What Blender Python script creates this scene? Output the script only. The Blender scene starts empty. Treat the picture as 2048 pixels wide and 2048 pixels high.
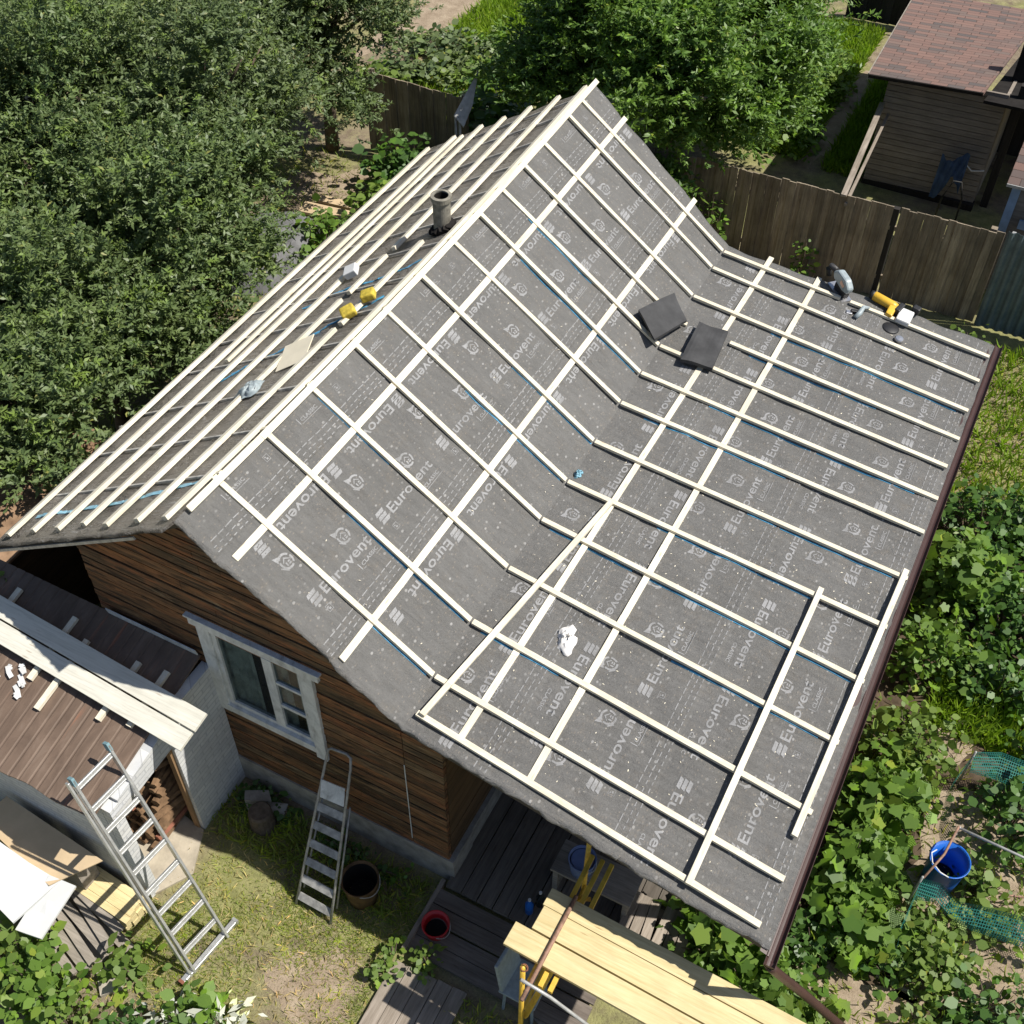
import bpy, math, random
import numpy as np
from mathutils import Vector, Matrix, Euler
R=random.Random(7); NR=np.random.default_rng(7)
sc=bpy.context.scene; COL=sc.collection
PI=math.pi

# ------------------------------------------------------------------ camera, light
cam_d=bpy.data.cameras.new('camera'); cam=bpy.data.objects.new('camera',cam_d); COL.objects.link(cam)
cam.location=(5.8711,-4.7370,12.7858); cam.rotation_euler=(0.741199,-0.009282,0.479373)
cam_d.sensor_width=36; cam_d.lens=1.14084*36; cam_d.clip_end=500; cam_d.clip_start=.1
sc.camera=cam
SUN=Vector((.63,.235,1.0)).normalized()
w=bpy.data.worlds.new('World'); sc.world=w; w.use_nodes=True
wn=w.node_tree.nodes; wl=w.node_tree.links
sky=wn.new('ShaderNodeTexSky'); sky.sky_type='NISHITA'; sky.sun_disc=False
sky.sun_elevation=math.asin(SUN.z); sky.sun_rotation=math.atan2(SUN.x,SUN.y)
bg=wn['Background']; bg.inputs[1].default_value=.072
wl.new(sky.outputs[0],bg.inputs[0])
sd=bpy.data.lights.new('sun','SUN'); sd.energy=5.0; sd.angle=math.radians(.5); sd.color=(1,.955,.87)
so=bpy.data.objects.new('sun',sd); COL.objects.link(so); so.location=(20,8,30)
so.rotation_euler=(-SUN).to_track_quat('-Z','Y').to_euler()
sc.view_settings.view_transform='Standard'; sc.view_settings.look='None'; sc.view_settings.gamma=1
sc.view_settings.exposure=0.32
sc.cycles.max_bounces=6; sc.cycles.transparent_max_bounces=12; sc.cycles.diffuse_bounces=3

# ------------------------------------------------------------------ materials
class NT:
    def __init__(s,name):
        s.m=bpy.data.materials.new(name); s.m.use_nodes=True
        s.t=s.m.node_tree; s.n=s.t.nodes; s.b=s.n['Principled BSDF']; s.o=s.n['Material Output']
    def N(s,typ,**k):
        x=s.n.new('ShaderNode'+typ)
        for a,b in k.items(): setattr(x,a,b)
        return x
    def L(s,a,b): s.t.links.new(a,b)
    def coord(s,scale=(1,1,1),rot=(0,0,0),kind='Object'):
        c=s.N('TexCoord'); mp=s.N('Mapping'); mp.inputs['Scale'].default_value=scale; mp.inputs['Rotation'].default_value=rot
        s.L(c.outputs[kind],mp.inputs[0]); return mp.outputs[0]
    def noise(s,vec,scale=5,detail=5,rough=.6,dist=0):
        x=s.N('TexNoise'); x.inputs['Scale'].default_value=scale; x.inputs['Detail'].default_value=detail
        x.inputs['Roughness'].default_value=rough; x.inputs['Distortion'].default_value=dist
        if vec is not None: s.L(vec,x.inputs['Vector'])
        return x.outputs['Fac']
    def ramp(s,fac,stops,interp='LINEAR'):
        x=s.N('ValToRGB'); e=x.color_ramp.elements; x.color_ramp.interpolation=interp
        while len(e)<len(stops): e.new(.5)
        for q,(p,c) in zip(e,stops):
            q.position=p; q.color=(c,c,c,1) if isinstance(c,(int,float)) else (*c,1)
        s.L(fac,x.inputs[0]); return x.outputs[0]
    def mix(s,f,a,b,mode='MIX'):
        x=s.N('Mix',data_type='RGBA',blend_type=mode)
        for i,v in ((0,f),(6,a),(7,b)):
            if hasattr(v,'is_linked'): s.L(v,x.inputs[i])
            elif i==0: x.inputs[0].default_value=v
            else: x.inputs[i].default_value=(*v,1) if not isinstance(v,(int,float)) else (v,v,v,1)
        return x.outputs[2]
    def math(s,op,a,b=0.0,c=0.0):
        x=s.N('Math',operation=op)
        for i,v in enumerate((a,b,c)):
            if hasattr(v,'is_linked'): s.L(v,x.inputs[i])
            else: x.inputs[i].default_value=v
        return x.outputs[0]
    def bump(s,h,strength=.4,dist=.02):
        x=s.N('Bump'); x.inputs['Strength'].default_value=strength; x.inputs['Distance'].default_value=dist
        s.L(h,x.inputs['Height']); s.L(x.outputs[0],s.b.inputs['Normal']); return x
    def col(s,c):
        if hasattr(c,'is_linked'): s.L(c,s.b.inputs['Base Color'])
        else: s.b.inputs['Base Color'].default_value=(*c,1)
    def rough(s,r,spec=.5):
        if hasattr(r,'is_linked'): s.L(r,s.b.inputs['Roughness'])
        else: s.b.inputs['Roughness'].default_value=r
        s.b.inputs['Specular IOR Level'].default_value=spec
    def island(s):
        return s.N('NewGeometry').outputs['Random Per Island']

def mat_simple(name,c,r=.6,spec=.4,var=.25,scale=8,metal=0,bump=.15):
    m=NT(name); v=m.coord()
    n=m.noise(v,scale,6)
    a=tuple(x*(1-var) for x in c); b=tuple(min(1,x*(1+var)) for x in c)
    m.col(m.ramp(n,[(.3,a),(.7,b)])); m.rough(r,spec); m.b.inputs['Metallic'].default_value=metal
    if bump: m.bump(m.noise(v,scale*6,4),bump,.01)
    return m.m
def mat_wood(name,c1,c2,axis='Y',grain=40,r=.7,isl=.12,dark=.5,knots=True):
    """boards whose grain runs along one axis; each board (mesh island) has its own tone"""
    m=NT(name); k={'X':(.06,1,1),'Y':(1,.06,1),'Z':(1,1,.06)}[axis]
    v=m.coord(k); g=m.noise(v,grain,6,.65,.4); g2=m.noise(m.coord((1,1,1)),2.2,5)
    c=m.mix(m.ramp(g,[(.3,0.),(.72,1.)]),c1,c2)
    c=m.mix(m.math('MULTIPLY',m.ramp(g2,[(.45,0.),(.75,1.)]),dark),c,tuple(x*.55 for x in c1))
    if knots:
        kv=m.N('TexVoronoi'); kv.inputs['Scale'].default_value=1; ks={'X':(2.2,14,14),'Y':(14,2.2,14),'Z':(14,14,2.2)}[axis]; m.L(m.coord(ks),kv.inputs['Vector'])
        c=m.mix(m.math('MULTIPLY',m.ramp(kv.outputs['Distance'],[(.05,1.),(.13,0.)]),.55),c,tuple(x*y for x,y in zip(c1,(.50,.36,.25))))
        st=m.noise(m.coord(tuple(q*1.0 for q in k)),grain*2.4,3,.6); c=m.mix(m.math('MULTIPLY',m.ramp(st,[(.36,1.),(.5,0.)]),.30),c,tuple(x*.62 for x in c1))
    hs=m.N('HueSaturation'); m.L(c,hs.inputs['Color'])
    mr=m.N('MapRange'); m.L(m.island(),mr.inputs[0]); mr.inputs[3].default_value=1-isl; mr.inputs[4].default_value=1+isl
    m.L(mr.outputs[0],hs.inputs['Value'])
    m.col(hs.outputs[0]); m.rough(r,.25); m.bump(g,.35,.006)
    return m.m
def mat_leaf(name,c1,c2,trans=.25,r=.42,yellow=.03,spec=.5):
    m=NT(name); i=m.island()
    c=m.ramp(i,[(0,c1),(.55,tuple((a+b)/2 for a,b in zip(c1,c2))),(1-yellow-.01,c2),(1-yellow*.5,(c2[0]*1.9,c2[1]*1.35,c2[2]))])
    n=m.noise(m.coord(),.9,3); n2=m.noise(m.coord(),2.6,2)
    c=m.mix(m.ramp(n,[(.35,0.),(.7,.5)]),c,tuple(a*b for a,b in zip(c2,(1.15,1.05,.8))))
    c=m.mix(m.ramp(n2,[(.56,0.),(.66,.75)]),c,(c2[0]*1.25,c2[1]*1.35,c2[2]*.55))
    m.col(c); m.rough(r,spec)
    tr=m.N('BsdfTranslucent'); tc=m.mix(.5,c,(c2[0]*1.6,c2[1]*1.7,c2[2]*.6)); m.L(tc,tr.inputs[0])
    mx=m.N('MixShader'); mx.inputs[0].default_value=trans
    m.L(m.b.outputs[0],mx.inputs[1]); m.L(tr.outputs[0],mx.inputs[2]); m.L(mx.outputs[0],m.o.inputs[0])
    return m.m
M={}
def build_mats():
    # --- roof underlay film: grey non-woven with pale flecks, creases and dirt
    m=NT('underlay_grey'); v=m.coord()
    big=m.noise(v,1.3,6,.65); fine=m.noise(v,75,4); cre=m.noise(m.coord((1,3,1)),4,8,.7,1.5); wr=m.noise(m.coord((1,1,1),(0,0,.5)),11,9,.72,1.2)
    c=m.mix(m.ramp(big,[(.3,0.),(.7,1.)]),(.098,.096,.093),(.138,.135,.131))
    c=m.mix(m.math('MULTIPLY',m.ramp(fine,[(.3,0.),(.7,1.)]),.45),c,(.17,.165,.155))
    c=m.mix(m.ramp(wr,[(.60,0.),(.72,.22)]),c,(.21,.195,.175)); c=m.mix(m.ramp(wr,[(.28,.3),(.42,0.)]),c,(.06,.055,.05))
    vo=m.N('TexVoronoi'); vo.inputs['Scale'].default_value=1; vo.inputs['Randomness'].default_value=.8; m.L(m.coord((13,8.5,9)),vo.inputs['Vector'])
    spot=m.ramp(vo.outputs['Distance'],[(.12,1.),(.185,0.)]); sc_=m.N('SeparateColor'); m.L(vo.outputs['Color'],sc_.inputs[0])
    c=m.mix(m.math('MULTIPLY',spot,m.math('MULTIPLY_ADD',sc_.outputs[0],.42,.12)),c,(.47,.46,.45))
    vo2=m.N('TexVoronoi'); vo2.inputs['Scale'].default_value=1; m.L(m.coord((30,14,20),(0,0,.9)),vo2.inputs['Vector'])
    c=m.mix(m.math('MULTIPLY',m.ramp(vo2.outputs['Distance'],[(.12,1.),(.24,0.)]),.22),c,(.42,.34,.26))
    dirt=m.noise(v,5,9,.8); c=m.mix(m.math('MULTIPLY',m.ramp(dirt,[(.52,0.),(.72,1.)]),.45),c,(.155,.13,.10))
    m.col(c); m.rough(m.ramp(cre,[(.3,.40),(.7,.68)]),.38)
    h=m.math('ADD',m.math('MULTIPLY',cre,.9),m.math('MULTIPLY',fine,.12)); h=m.math('ADD',h,m.math('MULTIPLY',big,1.5)); h=m.math('ADD',h,m.math('MULTIPLY',wr,.4)); m.bump(h,.75,.04); M['film']=m.m
    # --- left slope: same film, shiny, rumpled; pale streaks paint in its sheen
    m=NT('underlay_shiny'); v=m.coord((1,1.6,1),(0,0,.5))
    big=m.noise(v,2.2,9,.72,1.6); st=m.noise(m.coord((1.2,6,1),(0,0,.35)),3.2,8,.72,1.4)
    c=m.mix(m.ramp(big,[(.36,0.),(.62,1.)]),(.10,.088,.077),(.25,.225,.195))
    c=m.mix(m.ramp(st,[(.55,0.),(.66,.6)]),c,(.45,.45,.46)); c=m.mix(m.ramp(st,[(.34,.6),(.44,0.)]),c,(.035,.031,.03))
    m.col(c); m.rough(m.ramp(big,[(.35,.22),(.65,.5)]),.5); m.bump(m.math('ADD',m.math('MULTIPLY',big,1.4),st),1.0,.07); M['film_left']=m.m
    M['film_strip']=mat_simple('film_covered_batten',(.44,.42,.38),.5,.4,.4,12,0,.1)
    # --- printing
    m=NT('print_grey'); v=m.coord(); n=m.noise(v,70,5,.7); n2=m.noise(v,6,4)
    f=m.math('MULTIPLY',m.ramp(n,[(.32,.25),(.5,1.)]),m.ramp(n2,[(.3,.45),(.6,1.)]))
    m.col(m.mix(f,(.11,.108,.105),(.285,.285,.29))); m.rough(.6,.3); M['print']=m.m
    M['lath']=mat_wood('fresh_sawn_pine',(.69,.62,.47),(.83,.78,.66),'Y',30,.65,.17,.3)
    M['lathx']=mat_wood('fresh_sawn_pine_rafterwise',(.69,.61,.45),(.83,.78,.64),'X',30,.65,.19,.3)
    M['plank_new']=mat_wood('fresh_yellow_plank',(.60,.48,.24),(.74,.63,.37),'X',22,.6,.10,.3)
    M['plank_pale']=mat_wood('pale_planed_plank',(.60,.58,.50),(.74,.72,.64),'X',22,.6,.08,.2)
    M['old_grey']=mat_wood('weathered_grey_board',(.20,.175,.145),(.36,.32,.275),'X',26,.85,.25,.5)
    M['old_grey_y']=mat_wood('weathered_grey_board_lengthwise',(.20,.165,.13),(.36,.31,.26),'Y',26,.85,.2,.5)
    M['deck_dark']=mat_wood('dark_deck_board',(.10,.085,.07),(.19,.165,.14),'Y',26,.8,.2,.5)
    M['deck_dark_x']=mat_wood('dark_step_board',(.11,.09,.075),(.20,.17,.145),'X',26,.8,.2,.5)
    # gable boards
    m=NT('flaking_red_brown_boards'); g=m.noise(m.coord((.25,1,2.2)),9,9,.72,.7); p=m.noise(m.coord((.45,1,2.0)),2.6,9,.75,.5)
    isl=m.island()
    c=m.ramp(isl,[(0,(.075,.046,.026)),(.2,(.25,.118,.050)),(.45,(.14,.088,.048)),(.7,(.31,.135,.054)),(1,(.20,.135,.075))])
    c=m.mix(m.ramp(p,[(.52,0.),(.62,.7)]),c,(.38,.13,.052))
    p2=m.noise(m.coord((.4,1,2.4)),4.2,9,.8,.3); c=m.mix(m.ramp(p2,[(.57,0.),(.66,.6)]),c,(.36,.29,.19))
    c=m.mix(m.ramp(g,[(.40,.9),(.58,0.)]),c,(.03,.022,.015))
    m.col(c); m.rough(.75,.3); m.bump(m.math('ADD',g,p),.7,.015); M['gable']=m.m
    M['wall_dark']=mat_wood('dark_brown_wall_board',(.07,.045,.025),(.15,.09,.045),'X',24,.8,.2,.4)
    M['wall_dark_y']=mat_wood('dark_brown_side_wall_board',(.07,.045,.025),(.15,.09,.045),'Y',24,.8,.2,.4)
    M['deck_under']=mat_wood('dark_roof_boarding',(.06,.055,.05),(.12,.105,.09),'X',24,.9,.2,.4)
    M['concrete']=mat_simple('rough_concrete',(.30,.28,.25),.9,.2,.35,6,0,.5)
    M['slab']=mat_simple('sandy_concrete_slab',(.42,.37,.29),.9,.2,.25,4,0,.4)
    # window paint
    m=NT('flaking_grey_white_paint'); v=m.coord((1,1,.5)); n=m.noise(v,7,8,.75,.5)
    m.col(m.ramp(n,[(.30,(.30,.30,.29)),(.42,(.52,.53,.53)),(.60,(.70,.71,.71))])); m.rough(.6,.3); m.bump(n,.4,.01); M['winpaint']=m.m
    m=NT('window_glass'); m.col((.02,.025,.028)); m.rough(.05,.6); m.b.inputs['Transmission Weight'].default_value=.0
    tr=m.N('BsdfTransparent'); tr.inputs[0].default_value=(.8,.85,.85,1); mx=m.N('MixShader'); mx.inputs[0].default_value=.78
    m.L(m.b.outputs[0],mx.inputs[1]); m.L(tr.outputs[0],mx.inputs[2]); m.L(mx.outputs[0],m.o.inputs[0]); M['glass']=m.m
    M['curtain']=mat_simple('grey_green_curtain',(.50,.55,.53),.9,.1,.5,5,0,0)
    # white painted brick
    m=NT('whitewashed_brick'); br=m.N('TexBrick'); c=m.N('TexCoord'); mp=m.N('Mapping'); mp.inputs['Rotation'].default_value=(PI/2,0,PI/2)
    sx=m.N('SeparateXYZ'); cb=m.N('CombineXYZ'); m.L(c.outputs['Object'],sx.inputs[0]); m.L(m.math('ADD',sx.outputs[0],sx.outputs[1]),cb.inputs[0]); m.L(sx.outputs[2],cb.inputs[1])
    m.L(cb.outputs[0],br.inputs['Vector']); br.inputs['Scale'].default_value=1; br.inputs['Brick Width'].default_value=.25; br.inputs['Row Height'].default_value=.075
    br.inputs['Mortar Size'].default_value=.008; br.inputs['Color1'].default_value=(.66,.66,.65,1); br.inputs['Color2'].default_value=(.56,.57,.58,1); br.inputs['Mortar'].default_value=(.47,.48,.49,1)
    n=m.noise(m.coord(),5,8,.7); m.col(m.mix(m.ramp(n,[(.45,0.),(.75,.6)]),br.outputs[0],(.42,.42,.42))); m.rough(.85,.2)
    m.bump(m.math('SUBTRACT',m.math('MULTIPLY',n,.6),br.outputs['Fac']),.6,.008); M['brick']=m.m
    # corrugated brown shed roof
    m=NT('brown_painted_roof_sheet'); n=m.noise(m.coord((1,.25,1)),5,8,.7,.4); n2=m.noise(m.coord((3,.15,1)),2.2,4)
    c=m.ramp(n,[(.3,(.105,.072,.053)),(.55,(.165,.115,.085)),(.75,(.22,.165,.128))]); c=m.mix(m.ramp(n2,[(.62,0.),(.7,.7)]),c,(.30,.13,.075))
    m.col(c); m.rough(.6,.35); m.bump(n,.25,.006); M['brownroof']=m.m
    M['rust_roof']=mat_simple('rusty_old_sheet',(.25,.16,.10),.85,.2,.5,4,0,.5)
    M['alu']=mat_simple('scuffed_aluminium',(.62,.62,.61),.42,.5,.15,14,.75,.1)
    M['alu_old']=mat_simple('paint_splashed_aluminium',(.36,.35,.33),.6,.4,.4,12,.35,.2)
    M['rubber']=mat_simple('blue_grey_plastic_cap',(.18,.30,.34),.6,.3,.2)
    M['rust']=mat_simple('rusty_enamel',(.13,.075,.032),.7,.3,.5,9,0,.3)
    M['ironpipe']=mat_simple('rusty_pipe',(.30,.18,.13),.7,.3,.4,20,.2,.2)
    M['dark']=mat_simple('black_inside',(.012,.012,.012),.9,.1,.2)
    M['red']=mat_simple('red_plastic',(.50,.02,.025),.4,.5,.12)
    M['blue']=mat_simple('blue_plastic',(.012,.12,.50),.4,.5,.15)
    M['blue_pale']=mat_simple('pale_blue_bucket',(.16,.22,.42),.45,.5,.15)
    M['tape']=mat_simple('blue_tape',(.06,.26,.44),.5,.4,.5,12,0,0)
    M['rope']=mat_simple('pale_blue_strap',(.22,.42,.52),.5,.4,.3,9,0,0)
    M['yellow']=mat_simple('yellow_painted_steel',(.66,.42,.055),.5,.4,.25,9,0,.1)
    M['pad']=mat_simple('charcoal_foam',(.050,.050,.052),.75,.3,.35,3,0,.3)
    M['white']=mat_simple('white_plastic_sheet',(.66,.66,.65),.5,.4,.05,3,0,.05)
    M['cloth']=mat_simple('white_cotton',(.78,.76,.74),.9,.1,.1,9,0,.2)
    M['ply']=mat_simple('plywood_sheet',(.50,.38,.24),.7,.3,.14,2.5,0,.1)
    M['plate']=mat_simple('cream_board_offcut',(.78,.70,.54),.7,.2,.08,4,0,.05)
    M['gutter']=mat_simple('brown_gutter_steel',(.050,.024,.021),.4,.5,.15,9,0,.05)
    M['asbestos']=mat_simple('grey_cement_pipe',(.22,.205,.17),.9,.2,.4,12,0,.4)
    M['soot_shade']=mat_simple('soot_and_shade_black',(.02,.018,.016),.95,.1,.2)  # flue soot; also paints the shade in gable gaps and pail
    M['toolblack']=mat_simple('black_tool_body',(.02,.02,.022),.5,.4,.2)
    M['toolgrey']=mat_simple('grey_tool_shell',(.30,.35,.37),.45,.5,.2,20)
    M['toolyellow']=mat_simple('yellow_tool_shell',(.70,.42,.04),.4,.5,.08,20)
    M['sponge']=mat_simple('dirty_yellow_sponge',(.52,.40,.06),.9,.2,.45,14,0,.4)
    M['steel']=mat_simple('bare_steel',(.58,.58,.60),.3,.5,.1,20,.8,.05)
    M['chip']=mat_simple('pale_orange_sticker',(.72,.45,.33),.6,.3,.2,30,0,0)
    M['tarp']=mat_simple('grey_tarpaulin',(.15,.15,.155),.85,.2,.3,5,0,.6)
    M['bark']=mat_simple('bark',(.13,.10,.075),.9,.2,.35,14,0,.5)
    M['log_end']=mat_simple('firewood',(.17,.105,.06),.85,.2,.55,9,0,.3)
    M['brickred']=mat_simple('loose_red_brick',(.24,.10,.065),.9,.2,.3,8,0,.3)
    M['stone']=mat_simple('field_stone',(.36,.32,.27),.9,.2,.25,6,0,.4)
    M['fence']=mat_wood('brown_fence_board',(.17,.135,.098),(.37,.31,.23),'Z',26,.85,.3,.6)
    M['fence_dark']=mat_wood('dark_fence_board',(.02,.018,.016),(.045,.04,.036),'Z',26,.85,.2,.4)
    m=NT('grey_blue_corrugated'); n=m.noise(m.coord(),4,6,.7); m.col(m.ramp(n,[(.35,(.085,.12,.145)),(.7,(.16,.205,.23))])); m.rough(.5,.4); m.b.inputs['Metallic'].default_value=.2; M['corr']=m.m
    M['shedwall']=mat_wood('dark_grey_shed_board',(.20,.17,.14),(.33,.285,.24),'X',26,.85,.14,.35)
    # shingles
    m=NT('brown_shingle'); br=m.N('TexBrick'); m.L(m.coord(kind='UV'),br.inputs['Vector']); br.inputs['Scale'].default_value=1
    br.inputs['Brick Width'].default_value=.30; br.inputs['Row Height'].default_value=.145; br.inputs['Mortar Size'].default_value=.006; br.inputs['Bias'].default_value=0
    br.inputs['Color1'].default_value=(0,0,0,1); br.inputs['Color2'].default_value=(1,1,1,1); br.inputs['Mortar'].default_value=(.5,.5,.5,1); br.offset=.37
    c=m.ramp(br.outputs[0],[(.0,(.105,.095,.095)),(.2,(.155,.115,.105)),(.5,(.215,.13,.11)),(.8,(.245,.15,.125)),(1,(.18,.135,.12))])
    n=m.noise(m.coord(),90,3); c=m.mix(m.math('MULTIPLY',n,.5),c,(.10,.08,.07)); c=m.mix(m.math('MULTIPLY',br.outputs['Fac'],.75),c,(.045,.035,.03))
    m.col(c); m.rough(.9,.2); m.bump(m.math('SUBTRACT',m.math('MULTIPLY',n,.3),br.outputs['Fac']),.6,.012); M['shingle']=m.m
    M['tarpaper_shade']=mat_simple('black_felt_and_shade',(.022,.02,.019),.95,.1,.3,5)
    M['bluepaint']=mat_simple('pale_blue_boarding',(.26,.36,.50),.7,.3,.2,5)
    M['bluetarp']=mat_simple('blue_tarpaulin_rag',(.05,.09,.17),.7,.3,.4,5)
    M['iron']=mat_simple('black_iron',(.02,.02,.02),.6,.4,.2)
    M['greypost']=mat_simple('grey_galvanised_pipe',(.40,.40,.39),.5,.4,.2,12,.3,.1)
    M['pinkplastic']=mat_simple('pink_plastic',(.75,.42,.42),.6,.3,.1)
    # net
    m=NT('green_garden_net'); m.col((.022,.15,.125)); m.rough(.6,.3)
    uv=m.coord((1,1,1),kind='UV'); sx=m.N('SeparateXYZ'); m.L(uv,sx.inputs[0])
    fx=m.math('FRACT',m.math('MULTIPLY',sx.outputs[0],1/.028)); fy=m.math('FRACT',m.math('MULTIPLY',sx.outputs[1],1/.028))
    a=m.math('MAXIMUM',m.math('LESS_THAN',fx,.30),m.math('LESS_THAN',fy,.30))
    tr=m.N('BsdfTransparent'); mx=m.N('MixShader'); m.L(a,mx.inputs[0]); m.L(tr.outputs[0],mx.inputs[1]); m.L(m.b.outputs[0],mx.inputs[2]); m.L(mx.outputs[0],m.o.inputs[0]); M['net']=m.m
    # leaves
    M['l_orch']=mat_leaf('orchard_leaf',(.066,.115,.040),(.155,.212,.085),.22,.5,.012,.45)
    M['l_orch2']=mat_leaf('orchard_leaf_grey',(.072,.115,.046),(.145,.195,.085),.22,.5,.012,.45)
    M['l_cherry']=mat_leaf('bright_cherry_leaf',(.055,.125,.022),(.14,.24,.045),.26,.48,.02,.45)
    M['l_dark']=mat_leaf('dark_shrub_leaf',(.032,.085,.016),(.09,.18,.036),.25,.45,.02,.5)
    M['l_vine']=mat_leaf('lobed_vine_leaf',(.048,.11,.018),(.155,.26,.046),.3,.5,.05,.35)
    M['l_light']=mat_leaf('light_green_leaf',(.085,.15,.03),(.17,.25,.055),.3,.5,.05,.35)
    M['l_pale']=mat_leaf('silver_white_leaf',(.50,.53,.47),(.66,.68,.62),.2,.7,.02,.2)
    M['l_grass']=mat_leaf('grass_blade',(.13,.22,.035),(.32,.38,.09),.35,.55,.12,.3)
    M['l_lush']=mat_leaf('lush_grass_blade',(.12,.21,.02),(.22,.34,.035),.35,.5,.03,.3)
    M['l_straw']=mat_leaf('dry_straw_blade',(.36,.30,.15),(.52,.44,.24),.3,.7,.1,.2)
    # ground
    m=NT('yard_soil_and_turf'); v=m.coord(); n=m.noise(v,.55,7,.6,.3); n2=m.noise(v,4.5,8,.7); n3=m.noise(v,40,4,.7)
    soil=m.mix(m.ramp(n2,[(.3,0.),(.7,1.)]),(.15,.115,.08),(.33,.27,.195))
    turf=m.mix(m.ramp(n2,[(.3,0.),(.7,1.)]),(.17,.185,.06),(.34,.32,.15))
    c=m.mix(m.ramp(m.math('ADD',m.math('MULTIPLY',n,.7),m.math('MULTIPLY',n2,.3)),[(.44,0.),(.56,1.)]),soil,turf)
    c=m.mix(m.math('MULTIPLY',m.ramp(n3,[(.35,1.),(.55,0.)]),.35),c,(.06,.05,.03))
    m.col(c); m.rough(.95,.15); m.bump(m.math('ADD',n2,n3),.6,.03); M['ground']=m.m
    m=NT('bare_trodden_soil'); n2=m.noise(v:=m.coord(),3.5,8,.7); n3=m.noise(v,50,4,.7)
    c=m.ramp(n2,[(.3,(.22,.165,.115)),(.7,(.42,.34,.25))]); c=m.mix(m.math('MULTIPLY',m.ramp(n3,[(.3,1.),(.5,0.)]),.5),c,(.09,.065,.045))
    m.col(c); m.rough(.95,.15); m.bump(m.math('ADD',n2,n3),.6,.02); M['soil']=m.m
M['bedsoil']=mat_simple('dark_garden_soil',(.085,.062,.042),.95,.15,.45,6,0,.6)  # bed soil toned darker so gaps between leaves read as shade
build_mats()

# ------------------------------------------------------------------ geometry helpers
def nz(v): v=Vector(v); return v.normalized()
class MB:
    def __init__(s): s.v=[]; s.f=[]; s.mi=[]; s.cur=0
    def add(s,vs,fs):
        o=len(s.v); s.v+= [tuple(x) for x in vs]; s.f+=[tuple(i+o for i in f) for f in fs]; s.mi+=[s.cur]*len(fs); return s
    def hexa(s,p):  # 8 points: bottom 4 ccw, top 4
        return s.add(p,[(3,2,1,0),(4,5,6,7),(0,1,5,4),(1,2,6,5),(2,3,7,6),(3,0,4,7)])
    def box(s,c,d,rot=None,jit=0):
        hx,hy,hz=[k/2 for k in d]; c=Vector(c)
        p=[Vector(q) for q in ((-hx,-hy,-hz),(hx,-hy,-hz),(hx,hy,-hz),(-hx,hy,-hz),(-hx,-hy,hz),(hx,-hy,hz),(hx,hy,hz),(-hx,hy,hz))]
        if rot is not None:
            m=rot if isinstance(rot,Matrix) else Euler(rot).to_matrix(); p=[m@q for q in p]
        return s.hexa([c+q+Vector([R.uniform(-jit,jit) for _ in range(3)]) for q in p])
    def bar(s,a,b,w,h,up=(0,0,1),drop=0.0,jit=0):
        """rectangular bar from a to b; section w across, h along up; top face on the line a-b lowered by drop"""
        a=Vector(a); b=Vector(b); d=(b-a).normalized(); up=Vector(up); side=d.cross(up).normalized(); u=side.cross(d).normalized()
        p=[]
        for z in (-h-drop,-drop):
            for q,sgn in ((a,-1),(a,1),(b,1),(b,-1)): p.append(q+side*sgn*w/2+u*z+Vector([R.uniform(-jit,jit) for _ in range(3)]))
        return s.hexa([p[0],p[1],p[2],p[3],p[4],p[5],p[6],p[7]])
    def tube(s,pts,r,n=8,cap=True):
        pts=[Vector(p) for p in pts]; rs=r if isinstance(r,(list,tuple)) else [r]*len(pts); o=[];up=Vector((0,0,1))
        for i,p in enumerate(pts):
            d=(pts[min(i+1,len(pts)-1)]-pts[max(i-1,0)]).normalized()
            a=d.cross(up if abs(d.z)<.95 else Vector((1,0,0))).normalized(); b=d.cross(a)
            o+=[p+(a*math.cos(2*PI*k/n)+b*math.sin(2*PI*k/n))*rs[i] for k in range(n)]
        f=[(i*n+k,i*n+(k+1)%n,(i+1)*n+(k+1)%n,(i+1)*n+k) for i in range(len(pts)-1) for k in range(n)]
        if cap: f+=[tuple(reversed(range(n))),tuple((len(pts)-1)*n+k for k in range(n))]
        return s.add(o,f)
    def lathe(s,c,prof,n=24,closed=False):
        c=Vector(c); o=[]; m=len(prof)
        for r,z in prof: o+=[c+Vector((r*math.cos(2*PI*k/n),r*math.sin(2*PI*k/n),z)) for k in range(n)]
        f=[(i*n+k,i*n+(k+1)%n,(i+1)*n+(k+1)%n,(i+1)*n+k) for i in range(m-1) for k in range(n)]
        return s.add(o,f)
    def prism(s,poly,ext):
        poly=[Vector(p) for p in poly]; e=Vector(ext); n=len(poly)
        return s.add(poly+[p+e for p in poly],[tuple(reversed(range(n))),tuple(range(n,2*n))]+[(i,(i+1)%n,n+(i+1)%n,n+i) for i in range(n)])
    def build(s,name,mats,parent=None,smooth=False,bevel=0):
        me=bpy.data.meshes.new(name); off=Vector((0,0,0)); q=parent
        while q is not None: off+=q.location; q=q.parent
        me.from_pydata([tuple(Vector(v)-off) for v in s.v],[],s.f)
        if not isinstance(mats,(list,tuple)): mats=[mats]
        for m in mats: me.materials.append(m)
        if len(mats)>1: me.polygons.foreach_set('material_index',s.mi)
        if smooth: me.polygons.foreach_set('use_smooth',[True]*len(me.polygons))
        me.update()
        o=bpy.data.objects.new(name,me); COL.objects.link(o)
        if parent is not None: o.parent=parent
        if bevel:
            b=o.modifiers.new('bevel','BEVEL'); b.width=bevel; b.segments=2; b.limit_method='ANGLE'
        return o
def thing(name,label,cat,loc,group=None):
    o=bpy.data.objects.new(name,None); COL.objects.link(o); o.location=loc; o.empty_display_size=.1
    return tag(o,label,cat,group)
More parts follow.
